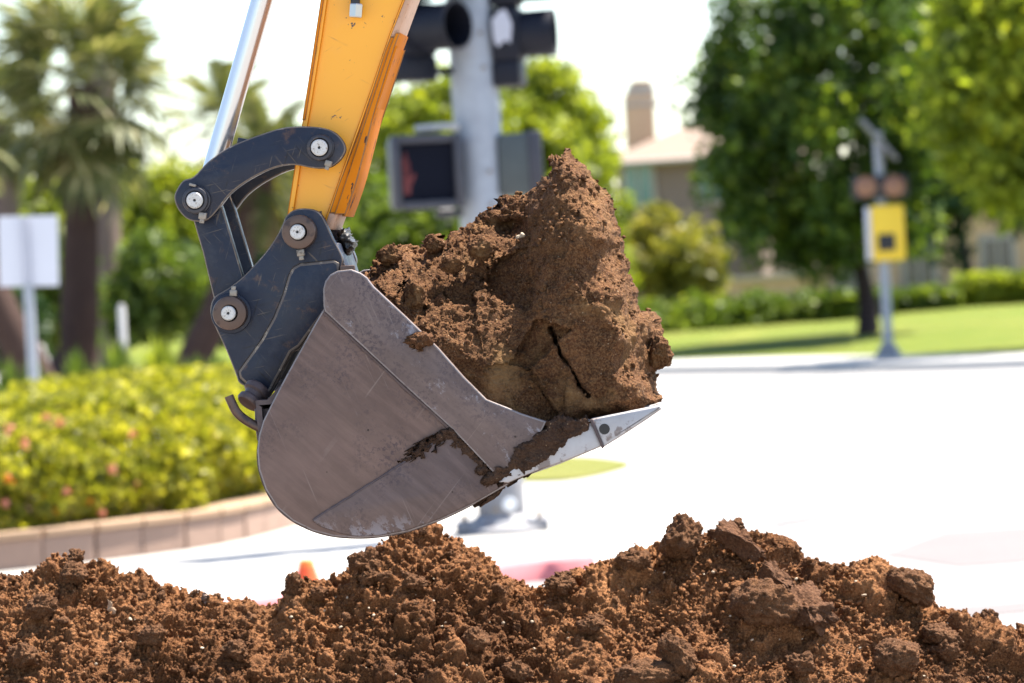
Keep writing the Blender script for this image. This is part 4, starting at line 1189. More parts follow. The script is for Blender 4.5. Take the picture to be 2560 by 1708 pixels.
load_clod(1200, 620, 70, 60, 0.13, 'crumbly clod under the hollow in the load', 84)
load_clod(1130, 660, 54, 44, 0.10, 'small clod between the upright clod and the hollow', 85)
load_clod(1648, 880, 56, 78, 0.20, 'ragged clod breaking off the right side of the load', 86)
o = load_clod(1302, 592, 18, 12, 0.165, 'pale pebble lying in the hollow of the load', 87); o.data.materials[0] = M['pebble']; o['category'] = 'pebble'; o.name = 'pebble'

# ------------------------------------------------------------------ street furniture
YP = 26.9
SP = YP / FPX
base = gz(1257, 1330, WZ)
YP = base.y; SP = YP / FPX
def col_at(px, py): return at(px, py, YP)
pole = empty('signal_pole', (base.x, base.y, WZ), 'thick grey galvanised traffic signal pole behind the bucket', 'pole')
top = col_at(1172, -100); topx = top.x
lean = (col_at(1182, 130).x - base.x) / (col_at(1182, 130).z - WZ)
def pole_c(z): return Vector((base.x + lean * (z - WZ), base.y, z))
tube('shaft', [pole_c(WZ + 0.1), pole_c(2.2), pole_c(4.2), pole_c(6.5)], [0.146, 0.150, 0.157, 0.150], M['galv'], pole, 40)
bm = bmesh.new()
bm_lathe(bm, (base.x, base.y, WZ), (0, 0, 1), [(0, 0), (0.30, 0.0), (0.30, 0.03), (0.22, 0.05), (0.19, 0.09), (0.165, 0.115), (0.0, 0.115)], 32)
obj_bm('base_flange', bm, M['galv_base'], pole, 35)
bm = bmesh.new(); bm_lathe(bm, (base.x, base.y, WZ + 0.115), (0, 0, 1), [(0.152, 0), (0.154, 0.02), (0.154, 0.30), (0.149, 0.32)], 40); obj_bm('base_sleeve', bm, M['galv_base'], pole, 35)
box('foot_plate', (base.x, base.y, WZ + 0.045), (0.60, 0.30, 0.075), M['galv_base'], pole, None, 0.01)
for sx in (-0.24, 0.24):
    lathe('anchor_bolt', (base.x + sx, base.y - 0.1, WZ + 0.08), (0, 0, 1), [(0.02, 0), (0.02, 0.05), (0.0, 0.055)], M['bolt'], pole, 10)
lathe('handhole_cover', (base.x + 0.055, base.y - 0.150, WZ + 0.185), (0, -1, 0), [(0.045, 0), (0.045, 0.008), (0.04, 0.011), (0, 0.011)], M['white'], pole, 20)
lathe('anchor_bolt', (base.x - 0.04, base.y - 0.154, WZ + 0.16), (0, -1, 0), [(0.018, 0), (0.018, 0.012), (0, 0.014)], M['bolt'], pole, 10)
for (a, b) in [(1200, 82), (1210, 168), (1225, 428), (1230, 510)]:
    q = at(a, b, YP - 0.15)
    lathe('band_bolt', q, (0, -1, 0), [(0.013, -0.02), (0.013, 0.006), (0, 0.008)], M['bolt'], pole, 10)

def visor(parent, c, axis, r, length, cut=0.0, name='visor'):
    """open tube visor with a thin wall"""
    bm = bmesh.new()
    bm_lathe(bm, c, axis, [(r * 0.98, 0), (r, length), (r - 0.006, length), (r * 0.94, 0.01), (0, 0.01)], 36)
    return obj_bm(name, bm, M['signal'], parent, 40)

def signal(name, c, yaw, label, sections=3, vl=0.30):
    """c: centre of the lowest lens; the head looks along yaw (0 = towards the camera)"""
    f = Vector((math.sin(yaw), -math.cos(yaw), 0)); s = Vector((math.cos(yaw), math.sin(yaw), 0))
    rot = Matrix((s, -f, Vector((0, 0, 1)))).transposed()
    o = empty(name, c, label, 'traffic light', 'signal heads on the grey pole')
    for k in range(sections):
        z = Vector((0, 0, 0.355 * k))
        hsg = box('housing', c + z - f * 0.09, (0.34, 0.18, 0.345), M['signal'], o, rot, 0.025)
        visor(o, c + z, f, 0.152, vl)
        bm = bmesh.new(); bm_lathe(bm, c + z + f * 0.006, f, [(0, 0.028), (0.08, 0.02), (0.14, 0.004), (0.14, 0)], 28)
        obj_bm('lens', bm, M['visor_in'], o, 50)
    box('lower_bracket', c - Vector((0, 0, 0.252)) - f * 0.095, (0.335, 0.18, 0.16), M['signal'], o, rot, 0.02)
    tube('mount_pipe', [c - f * 0.10 - Vector((0, 0, 0.27)), pole_c(c.z - 0.27)], 0.024, M['signal'], o, 12)
    return o, f, s, rot
cl_ = at(1052, 72, YP - 0.22)
lf, f_, s_, r_ = signal('traffic_light', cl_, R(53), 'dark traffic light with a round visor left of the grey pole')
cr_ = at(1305, 86, YP + 0.02)
rt, f2, s2_, r2 = signal('traffic_light', cr_, R(82), 'dark traffic light seen from the side right of the grey pole', vl=0.215)
# pale grey patch on the side of the right-hand housing
bm = bmesh.new()
for pts in [[(1229, 50), (1245, 30), (1262, 22), (1272, 40), (1280, 60), (1278, 90), (1276, 108), (1262, 100), (1245, 118), (1234, 100)]]:
    bm.faces.new([bm.verts.new(at(a, b, cr_.y - 0.175 - 0.012)) for a, b in pts])
rr_ = bmesh.ops.extrude_face_region(bm, geom=bm.faces[:])
for v in [g for g in rr_['geom'] if isinstance(g, bmesh.types.BMVert)]: v.co.y += 0.006
obj_bm('pale_patch', bm, M['pale_side'], rt)

def ped(name, c, yaw, label, w=0.47, h=0.46, d=0.20, hand=False):
    f = Vector((math.sin(yaw), -math.cos(yaw), 0)); s = Vector((math.cos(yaw), math.sin(yaw), 0)); up = Vector((0, 0, 1))
    rot = Matrix((s, -f, up)).transposed()
    o = empty(name, c, label, 'pedestrian signal', 'signal heads on the grey pole')
    box('housing', c - f * 0.10, (w * 0.94, d, h * 0.96), M['pedbox'], o, rot, 0.035)
    bm = bmesh.new()
    t = 0.055
    for (cx_, cz_, sx, sz) in [(-(w - t) / 2, 0, t, h), ((w - t) / 2, 0, t, h), (0, (h - t) / 2, w - 2 * t, t), (0, -(h - t) / 2, w - 2 * t, t)]:
        bm_box(bm, c + s * cx_ + up * cz_ + f * 0.02, (sx, 0.09, sz), rot, 0.012)
    obj_bm('front_frame', bm, M['pedframe'], o, 40)
    sc_ = box('screen', c + f * 0.012, (w - 2 * t + 0.004, 0.012, h - 2 * t + 0.004), M['screen'], o, rot)
    if hand:
        bm = bmesh.new()
        def q(x, z): return c + s * x + up * z + f * 0.0215
        for (x0, x1, z0, z1) in [(-0.158, -0.145, -0.02, 0.10), (-0.140, -0.128, -0.02, 0.13), (-0.122, -0.112, -0.02, 0.08), (-0.158, -0.110, -0.14, -0.022)]:
            bm.faces.new([bm.verts.new(q(*p)) for p in [(x0, z0), (x1, z0), (x1, z1 - 0.008), ((x0 + x1) / 2, z1), (x0, z1 - 0.008)]])
        bm.faces.new([bm.verts.new(q(*p)) for p in [(-0.108, -0.09), (-0.075, -0.02), (-0.085, 0.0), (-0.108, -0.03)]])
        obj_bm('hand_symbol', bm, M['hand'], sc_)
    return o, f, s
pc = at(1066, 430, YP - 0.24)
p1, pf, ps = ped('pedestrian_signal', pc, R(12), 'boxy pedestrian signal with a dark screen and red hand left of the pole', 0.46, 0.475, 0.22, True)
tube('mount_bracket', [pc + Vector((-0.06, 0.12, 0.28)), pc + Vector((0.12, 0.10, 0.285)), pole_c(pc.z + 0.285)], 0.024, M['bracket'], p1, 12)
tube('mount_bracket', [pc + Vector((0.05, 0.12, -0.27)), pole_c(pc.z - 0.27)], 0.026, M['pedframe'], p1, 12)
box('bracket_clamp', at(1117, 516, YP - 0.2), (0.09, 0.06, 0.045), M['white'], p1, None, 0.008)
pc2 = at(1322, 412, YP + 0.08)
p2, pf2, ps2 = ped('pedestrian_signal', pc2, R(97), 'grey pedestrian signal box turned side-on right of the pole', 0.40, 0.42, 0.24)
tube('mount_bracket', [pc2 + Vector((-0.05, 0, 0.16)), pole_c(pc2.z + 0.16)], 0.024, M['pedframe'], p2, 12)

# white sign seen from behind, on its post
ys_ = 36.5
sg = empty('road_sign', gz(95, 1040, WZ), None)
sgb = at(95, 940, ys_); sg.location = (sgb.x, ys_, WZ); sg['_w'] = [sgb.x, ys_, WZ]
tag(sg, 'white panel sign seen from behind left of the palm trunk', 'sign')
a0, a1 = at(-8, 545, ys_), at(150, 712, ys_)
bm = bmesh.new(); bm_box(bm, ((a0 + a1) / 2), (abs(a1.x - a0.x), 0.012, abs(a0.z - a1.z)), Matrix.Rotation(R(2), 3, 'Y'), 0.004); obj_bm('panel', bm, M['sign_back'], sg)
mid = at(66, 630, ys_)
box('post_bracket', mid + Vector((0, -0.03, 0)), (0.07, 0.04, abs(a0.z - a1.z)), M['sign_seam'], sg)
tube('post', [Vector((mid.x, ys_ - 0.01, 0.0)), Vector((mid.x, ys_ - 0.01, mid.z - 0.3))], 0.05, M['galv'], sg, 12)
bl = gz(305, 850, WZ)
bo = at(306, 815, 44)
lathe('bollard', (bo.x, 44, 0.1), (0, 0, 1), [(0.042, 0), (0.042, bo.z + 0.10), (0.03, bo.z + 0.14), (0, bo.z + 0.15)], M['bracket'], None, 20)
tag(bpy.data.objects['bollard'], 'short white marker post right of the grey palm trunk', 'bollard')

# traffic cone: only its tip shows over the heap
YK = 19.0
ct = at(765, 1398, YK)
cone = empty('traffic_cone', (ct.x, YK, 0), 'small orange traffic cone tip showing above the soil heap', 'cone')
hc = ct.z
lathe('cone_body', (ct.x, YK, 0), (0, 0, 1), [(0.15, 0.03), (0.145, 0.05), (0.042, hc - 0.035)], M['cone'], cone, 32)
lathe('cone_rim', (ct.x, YK, 0), (0, 0, 1), [(0.042, hc - 0.035), (0.036, hc - 0.004), (0.030, hc), (0.022, hc - 0.004), (0.0, hc - 0.03)], M['cone_top'], cone, 32)
box('cone_base', (ct.x, YK, 0.015), (0.34, 0.34, 0.03), M['cone'], cone, None, 0.006)

# flashing beacon with solar panel on the far pavement
bb = gz(2222, 892, 0.13)
YB = bb.y; SB = YB / FPX
be = empty('crossing_beacon', (bb.x, YB, 0.13), 'silver post with solar panel, twin amber lights and a yellow sign', 'beacon')
lb_ = (at(2197, 390, YB).x - bb.x) / (at(2197, 390, YB).z - 0.13)
def bc(z): return Vector((bb.x + lb_ * (z - 0.13), YB, z))
zt = at(2190, 330, YB).z
tube('post', [bc(0.13), bc(zt)], 0.075, M['galv'], be, 16)
lathe('post_base', bc(0.13), (0, 0, 1), [(0, 0), (0.22, 0), (0.2, 0.05), (0.10, 0.22), (0, 0.22)], M['galv_base'], be, 20)
pa, pb_ = at(2150, 300, YB - 0.3), at(2240, 400, YB - 0.3)
pm = (pa + pb_) / 2
box('solar_panel', pm, ((pb_ - pa).length, 0.55, 0.05), M['panel'], be, Matrix.Rotation(math.atan2(pa.z - pb_.z, pb_.x - pa.x), 3, 'Y'), 0.01)
hs = at(2200, 468, YB - 0.12)
box('beacon_housing', hs, (0.88, 0.16, 0.36), M['black'], be, None, 0.03)
for px_ in (2165, 2236):
    q = at(px_, 466, YB - 0.22)
    lathe('amber_light', q, (0, -1, 0), [(0.165, -0.05), (0.165, 0.0), (0.12, 0.03), (0, 0.045)], M['amber'], be, 28)
q0, q1 = at(2175, 515, YB - 0.14), at(2266, 650, YB - 0.14)
qm = (q0 + q1) / 2
box('sign_panel', qm, (abs(q1.x - q0.x), 0.10, abs(q0.z - q1.z)), M['yellow'], be, Matrix.Rotation(R(10), 3, 'Z'), 0.03)
box('sign_side', at(2172, 585, YB - 0.05), (0.08, 0.2, abs(q0.z - q1.z) * 0.95), M['sign_back'], be, None, 0.01)
wq = at(2217, 606, YB - 0.22)
box('display', wq, (0.27, 0.03, 0.26), M['black'], be, Matrix.Rotation(R(10), 3, 'Z'), 0.005)

# ------------------------------------------------------------------ planting
def leaf_mesh(name, C, size, seed, elong=1.7, up=0.4, out=None, var=0.5):
    r = np.random.default_rng(seed); n = len(C)
    nrm = r.normal(size=(n, 3)); nrm[:, 2] += up
    if out is not None: nrm += out
    nrm /= np.linalg.norm(nrm, axis=1, keepdims=True)
    t = np.cross(nrm, r.normal(size=(n, 3))); t /= np.maximum(np.linalg.norm(t, axis=1, keepdims=True), 1e-6)
    b = np.cross(nrm, t)
    s = size * (1 - var / 2 + var * r.random((n, 1)))
    fold = nrm * s * 0.12
    V = np.stack([C - t * s * elong * .5, C + b * s * .5 + fold, C + t * s * elong * .5, C - b * s * .5 + fold], 1).reshape(-1, 3)
    F = np.arange(4 * n).reshape(n, 4)
    return mesh_np(name, V, F)

def crown_pts(center, rad, nclump, per, clump_r, seed, shell=0.55, flat=0.75, egg=0.0, droop=0.0):
    """leaf positions: clumps spread through an egg, denser to its skin, leaving gaps"""
    r = np.random.default_rng(seed)
    d = r.normal(size=(nclump, 3)); d /= np.linalg.norm(d, axis=1, keepdims=True)
    k = (shell + (1 - shell) * r.random((nclump, 1))) ** 0.7
    k = k * (0.86 + 0.28 * r.random((nclump, 1)))
    c = d * k
    wid = 1 - egg * c[:, 2:3]
    c = c * np.c_[wid, wid, np.ones_like(wid)] * np.array(rad) + np.array(center)
    cr_ = clump_r * (0.6 + 0.8 * r.random((nclump, 1, 1)))
    q = r.normal(size=(nclump, per, 3)); q /= np.linalg.norm(q, axis=2, keepdims=True); q *= r.random((nclump, per, 1)) ** 0.45
    q *= np.array([1, 1, flat]); 
    if droop: q[:, :, 2] -= droop * (q[:, :, 0] ** 2 + q[:, :, 1] ** 2)
    P = (c[:, None] + q * cr_).reshape(-1, 3)
    return P, c

def tree(name, base_, trunk_top, r0, center, rad, mat, label, seed, nclump=90, per=110, clump_r=0.5, leaf=0.11, shell=0.5, egg=0.0, cat='tree', group=None, bark='bark', flat=0.75, droop=0.0, limbs=7):
    o = empty(name, base_, label, cat, group)
    P, cc = crown_pts(center, rad, nclump, per, clump_r, seed, shell, flat, egg, droop)
    obj_me('crown', leaf_mesh('crown', P, leaf, seed + 1), M[mat], o)
    bm = bmesh.new()
    b = Vector(base_); t = Vector(trunk_top)
    bm_tube(bm, [b - Vector((0, 0, 0.05)), b.lerp(t, .35) + Vector((r0 * .4, 0, 0)), b.lerp(t, .7), t, t.lerp(Vector(center), 0.9)], [r0 * 1.35, r0, r0 * .85, r0 * .7, r0 * .25], 12)
    rr = np.random.default_rng(seed + 2)
    for k in rr.choice(len(cc), min(limbs, len(cc)), replace=False):
        e = Vector(cc[k]); s0 = t.lerp(Vector(center), float(rr.random()) * .7)
        bm_tube(bm, [s0, s0.lerp(e, .5) + Vector((0, 0, .1 * (e - s0).length)), e], [r0 * .35, r0 * .22, r0 * .08], 7)
    obj_bm('trunk', bm, M[bark], o, 60)
    return o

def P3(px, py, Y): return at(px, py, Y)
def G(px, Y, z=None):
    p = at(px, 800, Y); return Vector((p.x, Y, lawn_z(Y) if z is None else z))
def T(name, px, Y, py_top, py_bot, wpx, mat, label, seed, depth=None, bx=None, zb=None, tpx=None, r0=0.12, trunk_py=None, **kw):
    s = Y / FPX
    c = at(px, (py_top + py_bot) / 2, Y)
    rz = (py_bot - py_top) / 2 * s; rx = wpx / 2 * s
    b = G(bx if bx is not None else px, Y, zb)
    tt = at(tpx if tpx is not None else px, trunk_py if trunk_py is not None else py_bot - 0.15 * (py_bot - py_top), Y)
    return tree(name, b, tt, r0, c, (rx, depth or rx, rz), mat, label, seed, **kw)

# big evergreen on the right lawn, and its neighbours
T('evergreen_tree', 2060, 69, -160, 670, 610, 'leaf_ever', 'tall dark evergreen with a bare trunk behind the yellow beacon', 301, bx=2168, tpx=2145, trunk_py=610, r0=0.16, nclump=210, per=130, clump_r=0.46, leaf=0.12, egg=0.10, flat=1.25, droop=0.6, shell=0.45)
T('evergreen_tree', 2540, 60, -200, 520, 400, 'leaf_ever2', 'bright tipped evergreen cut by the right edge of the picture', 303, bx=2640, tpx=2640, r0=0.15, nclump=150, per=110, clump_r=0.55, leaf=0.12, egg=0.1, flat=1.1, droop=0.6, shell=0.4)
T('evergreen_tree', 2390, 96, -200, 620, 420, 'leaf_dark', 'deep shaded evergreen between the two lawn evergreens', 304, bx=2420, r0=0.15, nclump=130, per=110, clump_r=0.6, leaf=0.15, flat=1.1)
# light green trees behind the signal pole
T('broadleaf_tree', 1330, 88, 150, 640, 380, 'leaf_bright', 'bright lime tree right behind the signal pole', 311, r0=0.14, nclump=110, per=110, clump_r=0.65, leaf=0.16)
T('broadleaf_tree', 1100, 84, 200, 700, 330, 'leaf_bright', 'yellow-green tree between orange arm and signal pole', 312, r0=0.14, nclump=90, per=100, clump_r=0.65, leaf=0.16)
T('broadleaf_tree', 1050, 70, 470, 850, 380, 'leaf_mid', 'low dark green tree beneath the pedestrian signal', 313, r0=0.1, nclump=90, per=110, clump_r=0.55, leaf=0.13)
T('broadleaf_tree', 1462, 80, 400, 760, 150, 'leaf_bright', 'slim bright tree just left of the house window', 314, r0=0.09, nclump=50, per=90, clump_r=0.5, leaf=0.14)
T('shrub', 1670, 92, 540, 760, 270, 'leaf_olive', 'olive green shrub in front of the house', 315, r0=0.08, nclump=75, per=90, clump_r=0.55, leaf=0.15, cat='shrub')
# low planting along the lawn
for k, (px, pt, pb2, w, mt, lab) in enumerate([(1590, 765, 860, 170, 'leaf_mid', 'low olive bush behind the broken edge of the load'), (1760, 760, 850, 190, 'leaf_mid', 'low green bush left of the yellow flowers'), (1910, 745, 840, 180, 'leaf_mid', 'low bush speckled with yellow left of evergreen trunk'), (2050, 745, 830, 170, 'leaf_mid', 'low green bush just left of evergreen trunk'), (1690, 700, 770, 200, 'leaf_olive', 'pale bush row behind the low garden wall')]):
    T('shrub', px, 77 if k < 4 else 112, pt, pb2, w, mt, lab, 330 + k, r0=0.04, nclump=60, per=90, clump_r=0.30, leaf=0.10, cat='shrub', limbs=4, zb=0.4)
def hedge_box(name, px0, px1, py0, py1, Y, depth, mat, label, seed, n=5000, leaf=0.10):
    a, b = at(px0, py0, Y), at(px1, py1, Y)
    x0, x1 = a.x, b.x; z1 = a.z; z0 = lawn_z(Y) - 0.05
    r = np.random.default_rng(seed)
    P = np.c_[r.uniform(x0, x1, n), r.uniform(Y, Y + depth, n), z0 + (z1 - z0) * r.random(n) ** 0.6]
    side = r.random(n)
    P[side < .45, 1] = Y + r.normal(0, .06, (side < .45).sum()); P[side > .7, 2] = z1 + r.normal(0, .05, (side > .7).sum())
    o = empty(name, ((x0 + x1) / 2, Y, z0), label, 'hedge')
    obj_me('foliage', leaf_mesh('foliage', P, leaf, seed), M[mat], o)
    for q in np.linspace(x0 + .2, x1 - .2, 3): tube('stem', [Vector((q, Y + depth / 2, z0)), Vector((q, Y + depth / 2, z1 - .1))], [.03, .015], M['bark'], o, 6)
hedge_box('clipped_hedge', 2405, 2640, 700, 785, 78, 2.0, 'leaf_bright', 'bright clipped hedge block at the right edge behind the lawn', 341)
hedge_box('clipped_hedge', 2240, 2400, 738, 795, 77, 1.5, 'leaf_mid', 'low clipped hedge right of the beacon post', 342)
hedge_box('clipped_hedge', 2060, 2235, 745, 812, 76, 1.5, 'leaf_mid', 'low clipped hedge behind the evergreen trunk', 343)

# palms
def frond_pinnate(L, seed, pairs=34, wid=0.05, ll=0.42):
    r = np.random.default_rng(seed); V = []; F = []
    def pt(t): return np.array([L * t * (1 - .12 * t * t), 0, .10 * L * t - .42 * L * t ** 2.3])
    for k in range(12):
        a, b = pt(k / 12), pt((k + 1) / 12); w = 0.03 * (1 - k / 14)
        i = len(V); V += [a + [0, w, 0], a - [0, w, 0], b - [0, w * .9, 0], b + [0, w * .9, 0]]; F.append((i, i + 1, i + 2, i + 3))
    for k in range(pairs):
        t = 0.16 + 0.84 * k / pairs; a = pt(t); l = ll * L * (math.sin(math.pi * min(1, t * .9 + .08)) ** .6) * .55
        for s in (-1, 1):
            d = np.array([.55, s * .85, -.18 + r.normal() * .12]); d /= np.linalg.norm(d)
            tip = a + d * l - np.array([0, 0, .18 * l]); sd = np.array([1, 0, 0]) * wid
            i = len(V); V += [a - sd * .4, a + sd * .6, (a + tip) / 2 + sd * .5 + [0, 0, .03 * l], tip]; F.append((i, i + 1, i + 2, i + 3))
    return mesh_np('frond', np.array(V), np.array(F))
def frond_fan(Lp, Rr, seed, seg=22):
    r = np.random.default_rng(seed); V = []; F = []
    V += [[0, .025, 0], [0, -.025, 0], [Lp, -.02, -.1 * Lp], [Lp, .02, -.1 * Lp]]; F.append((0, 1, 2, 3))
    c = np.array([Lp, 0, -.1 * Lp])
    for k in range(seg):
        a = (k / (seg - 1) - .5) * 2 * 2.2; dl = 0.9 / seg * 2.2
        rad = Rr * (.85 + .2 * r.random()); dr = -.25 - .25 * r.random()
        def dd(x, q): return c + np.array([math.cos(x) * q, math.sin(x) * q, dr * q * q / Rr])
        i = len(V); V += [c, dd(a - dl, rad * .62), dd(a, rad), dd(a + dl, rad * .62)]; F.append((i, i + 1, i + 2, i + 3))
    return mesh_np('frond', np.array(V), np.array(F))
def palm(px_b, Y, zb, px_t, py_t, r0, label, seed, kind='fan', L=1.8, n=36, bark='bark_dark', emin=-65, emax=75, skirt=True):
    r = random.Random(seed)
    b = at(px_b, 900, Y); b = Vector((b.x, Y, zb)); t = at(px_t, py_t, Y)
    o = empty('palm_tree', b, label, 'palm tree', 'palms behind the hedge')
    bm = bmesh.new(); pts = []; rad = []
    for k in range(15):
        f = k / 14; bow = math.sin(f * math.pi) * 0.04 * (t - b).length * (1 if t.x > b.x + .5 else 0)
        pts.append(b.lerp(t, f) + Vector((bow, 0, 0))); rad.append(r0 * (1.12 - .22 * f) * (1 + .05 * math.sin(k * 2.3)))
    bm_tube(bm, pts, rad, 16); obj_bm('trunk', bm, M[bark], o, 60)
    ms = [frond_pinnate(L, seed + j) if kind == 'pin' else frond_fan(L * .55, L * .6, seed + j) for j in range(3)]
    for q in ms: q.materials.append(M['frond'])
    dm = frond_fan(L * .3, L * .5, seed + 9) if kind == 'fan' else frond_pinnate(L * .8, seed + 9); dm.materials.append(M['frond_dead'])
    for k in range(n):
        dead = skirt and k > n * .82
        f = bpy.data.objects.new('frond', dm if dead else ms[k % 3]); COL.objects.link(f); f.parent = o
        el = r.uniform(-80, -60) if dead else emin + (emax - emin) * (k / n / (.82 if skirt else 1)) ** .8
        f.location = (t - b) + Vector((0, 0, -.35 if dead else -.1 + .003 * el))
        f.rotation_euler = (r.uniform(-.3, .3), R(-el), k * 2.39996 + r.uniform(-.2, .2))
        s = r.uniform(.85, 1.12); f.scale = (s, s, s)
    return o
palm(192, 62, 0.3, 208, 215, 0.285, 'thick dark trunked fan palm behind the white sign', 401, 'fan', 1.75, 44)
palm(262, 72, 0.3, 245, -260, 0.31, 'tall grey trunked palm whose crown is above the picture', 402, 'fan', 1.3, 34, 'bark_grey')
palm(140, 48, 0.2, -230, 330, 0.22, 'leaning palm with a dark trunk at the left edge', 403, 'pin', 1.4, 34, emin=-40)
palm(430, 55, 0.25, 660, 420, 0.22, 'leaning palm whose trunk shows through the linkage gap', 404, 'pin', 1.15, 36, emin=-50)
palm(-30, 78, 0.3, 5, 290, 0.26, 'pale fronded palm in the upper left corner', 405, 'fan', 1.25, 40, 'bark_grey')
palm(520, 98, 0.3, 560, 290, 0.2, 'distant palm behind the chrome rod', 406, 'pin', 1.9, 34, 'bark_grey', emin=-45)
# trees and bushes behind the hedge
T('broadleaf_tree', 60, 96, 450, 740, 330, 'leaf_bright', 'yellow-green tree behind the white sign', 411, nclump=80, per=90, clump_r=0.7, leaf=0.17, zb=0.3)
T('broadleaf_tree', 410, 92, 400, 790, 230, 'leaf_bright', 'bright tree between grey palm trunk and navy linkage', 412, nclump=90, per=90, clump_r=0.7, leaf=0.17, zb=0.3)
T('broadleaf_tree', 580, 94, 400, 760, 330, 'leaf_olive', 'olive tree behind the navy linkage', 413, nclump=80, per=90, clump_r=0.7, leaf=0.17, zb=0.3)
T('broadleaf_tree', 800, 98, 300, 760, 340, 'leaf_mid', 'mid green tree behind the orange arm foot', 414, nclump=90, per=90, clump_r=0.7, leaf=0.17, zb=0.3)
T('shrub', 400, 60, 620, 850, 200, 'leaf_mid', 'dark green shrub right of the palm trunks', 415, nclump=70, per=90, clump_r=0.4, leaf=0.12, zb=0.25, cat='shrub')
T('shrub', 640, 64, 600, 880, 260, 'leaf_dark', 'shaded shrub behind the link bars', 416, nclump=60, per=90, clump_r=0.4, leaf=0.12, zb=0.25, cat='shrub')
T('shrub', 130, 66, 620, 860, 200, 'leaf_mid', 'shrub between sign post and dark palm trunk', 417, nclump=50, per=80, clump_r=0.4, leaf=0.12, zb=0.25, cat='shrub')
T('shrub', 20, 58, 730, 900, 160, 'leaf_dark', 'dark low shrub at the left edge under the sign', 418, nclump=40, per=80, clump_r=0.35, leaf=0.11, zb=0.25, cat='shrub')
sword_plant_at = [(20, 880), (80, 872), (480, 872), (540, 868)]
T('shrub', 860, 70, 560, 860, 240, 'leaf_mid', 'green shrub behind the coupler', 419, nclump=60, per=90, clump_r=0.45, leaf=0.12, zb=0.25, cat='shrub')
def sword_plant(px, py_top, Y, wpx, label, seed, n=240, mat='leaf_bright'):
    r = np.random.default_rng(seed); s = Y / FPX
    p = at(px, py_top, Y); b = Vector((p.x, Y, 0.15)); H = p.z - b.z
    V = []; F = []
    for k in range(n):
        a = r.uniform(0, 6.28); sp = wpx * s / 2 * r.random() ** .6; h = H * r.uniform(.55, 1.0) * (1 - .3 * (sp / (wpx * s / 2)) ** 2)
        d = np.array([math.cos(a), math.sin(a), 0]); sd = np.array([-math.sin(a), math.cos(a), 0]) * .05
        m_ = d * sp * .55 + [0, 0, h * .7]; tp = d * sp + [0, 0, h]
        i = len(V); V += [-sd * .5, sd * .5, m_ + sd, m_ - sd, tp]; F += [(i, i + 1, i + 2, i + 3), (i + 3, i + 2, i + 4, i + 4)]
    V = np.array(V) + np.array(b)
    o = empty('sword_leaf_plant', b, label, 'plant', 'spiky plants behind the hedge')
    me = bpy.data.meshes.new('leaves'); me.from_pydata([tuple(v) for v in V], [], [f if f[2] != f[3] else f[:3] for f in F]); me.update()
    obj_me('leaves', me, M[mat], o)
sword_plant(395, 812, 40, 150, 'bright green spiky plant in the middle behind the hedge', 421)
sword_plant(290, 825, 41, 150, 'green spiky plant beneath the palm trunks', 422, mat='leaf_mid')
sword_plant(190, 850, 38, 120, 'low spiky plant left of the other spiky plants', 423, mat='leaf_mid')
sword_plant(590, 870, 39, 110, 'spiky plant next to the leaning palm trunk and coupler', 424)

for k, (a, b) in enumerate(sword_plant_at):
    sword_plant(a, b, 37, 130, ['low leafy plant at the left edge behind the hedge', 'low leafy plant under the white sign', 'low leafy plant left of the navy coupler', 'low leafy plant behind the coupler foot'][k], 440 + k, mat='leaf_mid')

# ---- lantana hedge and the curved block wall in front of it
wall_top = [(-500, 1385), (-200, 1358), (0, 1338), (150, 1328), (300, 1315), (450, 1300), (560, 1284), (660, 1262), (760, 1236), (860, 1206), (980, 1168), (1100, 1120)]
WH = 0.235
wl = [gz(a, b + 88 * (1 - max(0, a) / 2600), WZ) for a, b in wall_top]
wl = [Vector(p) for p in catmull([(p.x, p.y) for p in wl], 10, False)]
# resample by length
def resample(pts, step):
    out = [pts[0]]; acc = 0
    for a, b in zip(pts[:-1], pts[1:]):
        d_ = (b - a).length; t = 0
        while acc + d_ - t >= step:
            t += step - acc; out.append(a + (b - a) * (t / d_)); acc = 0
        acc += d_ - t
    return out
BL = 0.385
rs = resample(wl, BL)
wall = empty('block_wall', (rs[4].x, rs[4].y, WZ), 'low curved wall of pinkish blocks holding the flowering hedge', 'wall')
bmb = bmesh.new(); bm_box(bmb, (0, 0, 0), (BL - 0.006, 0.24, WH * 0.8), None, 0.006); blk = bpy.data.meshes.new('block'); bmesh.ops.recalc_face_normals(bmb, faces=bmb.faces[:]); bmb.to_mesh(blk); bmb.free(); blk.materials.append(M['block'])
bmb = bmesh.new(); bm_box(bmb, (0, 0, 0), (BL - 0.008, 0.28, WH * 0.2), None, 0.008); cpm = bpy.data.meshes.new('cap_stone'); bmesh.ops.recalc_face_normals(bmb, faces=bmb.faces[:]); bmb.to_mesh(cpm); bmb.free(); cpm.materials.append(M['cap'])
for a, b in zip(rs[:-1], rs[1:]):
    c_ = (a + b) / 2; ang = math.atan2((b - a).y, (b - a).x)
    for nm, me, z in (('block', blk, WZ + WH * 0.4), ('cap_stone', cpm, WZ + WH * 0.9 + 0.003)):
        o = bpy.data.objects.new(nm, me); COL.objects.link(o); o.parent = wall
        o.location = Vector((c_.x, c_.y, z)) - wall.location
        o.location += Vector((random.uniform(-.004, .004), random.uniform(-.008, .008), 0)); o.rotation_euler = (0, 0, ang + random.uniform(-.01, .01))
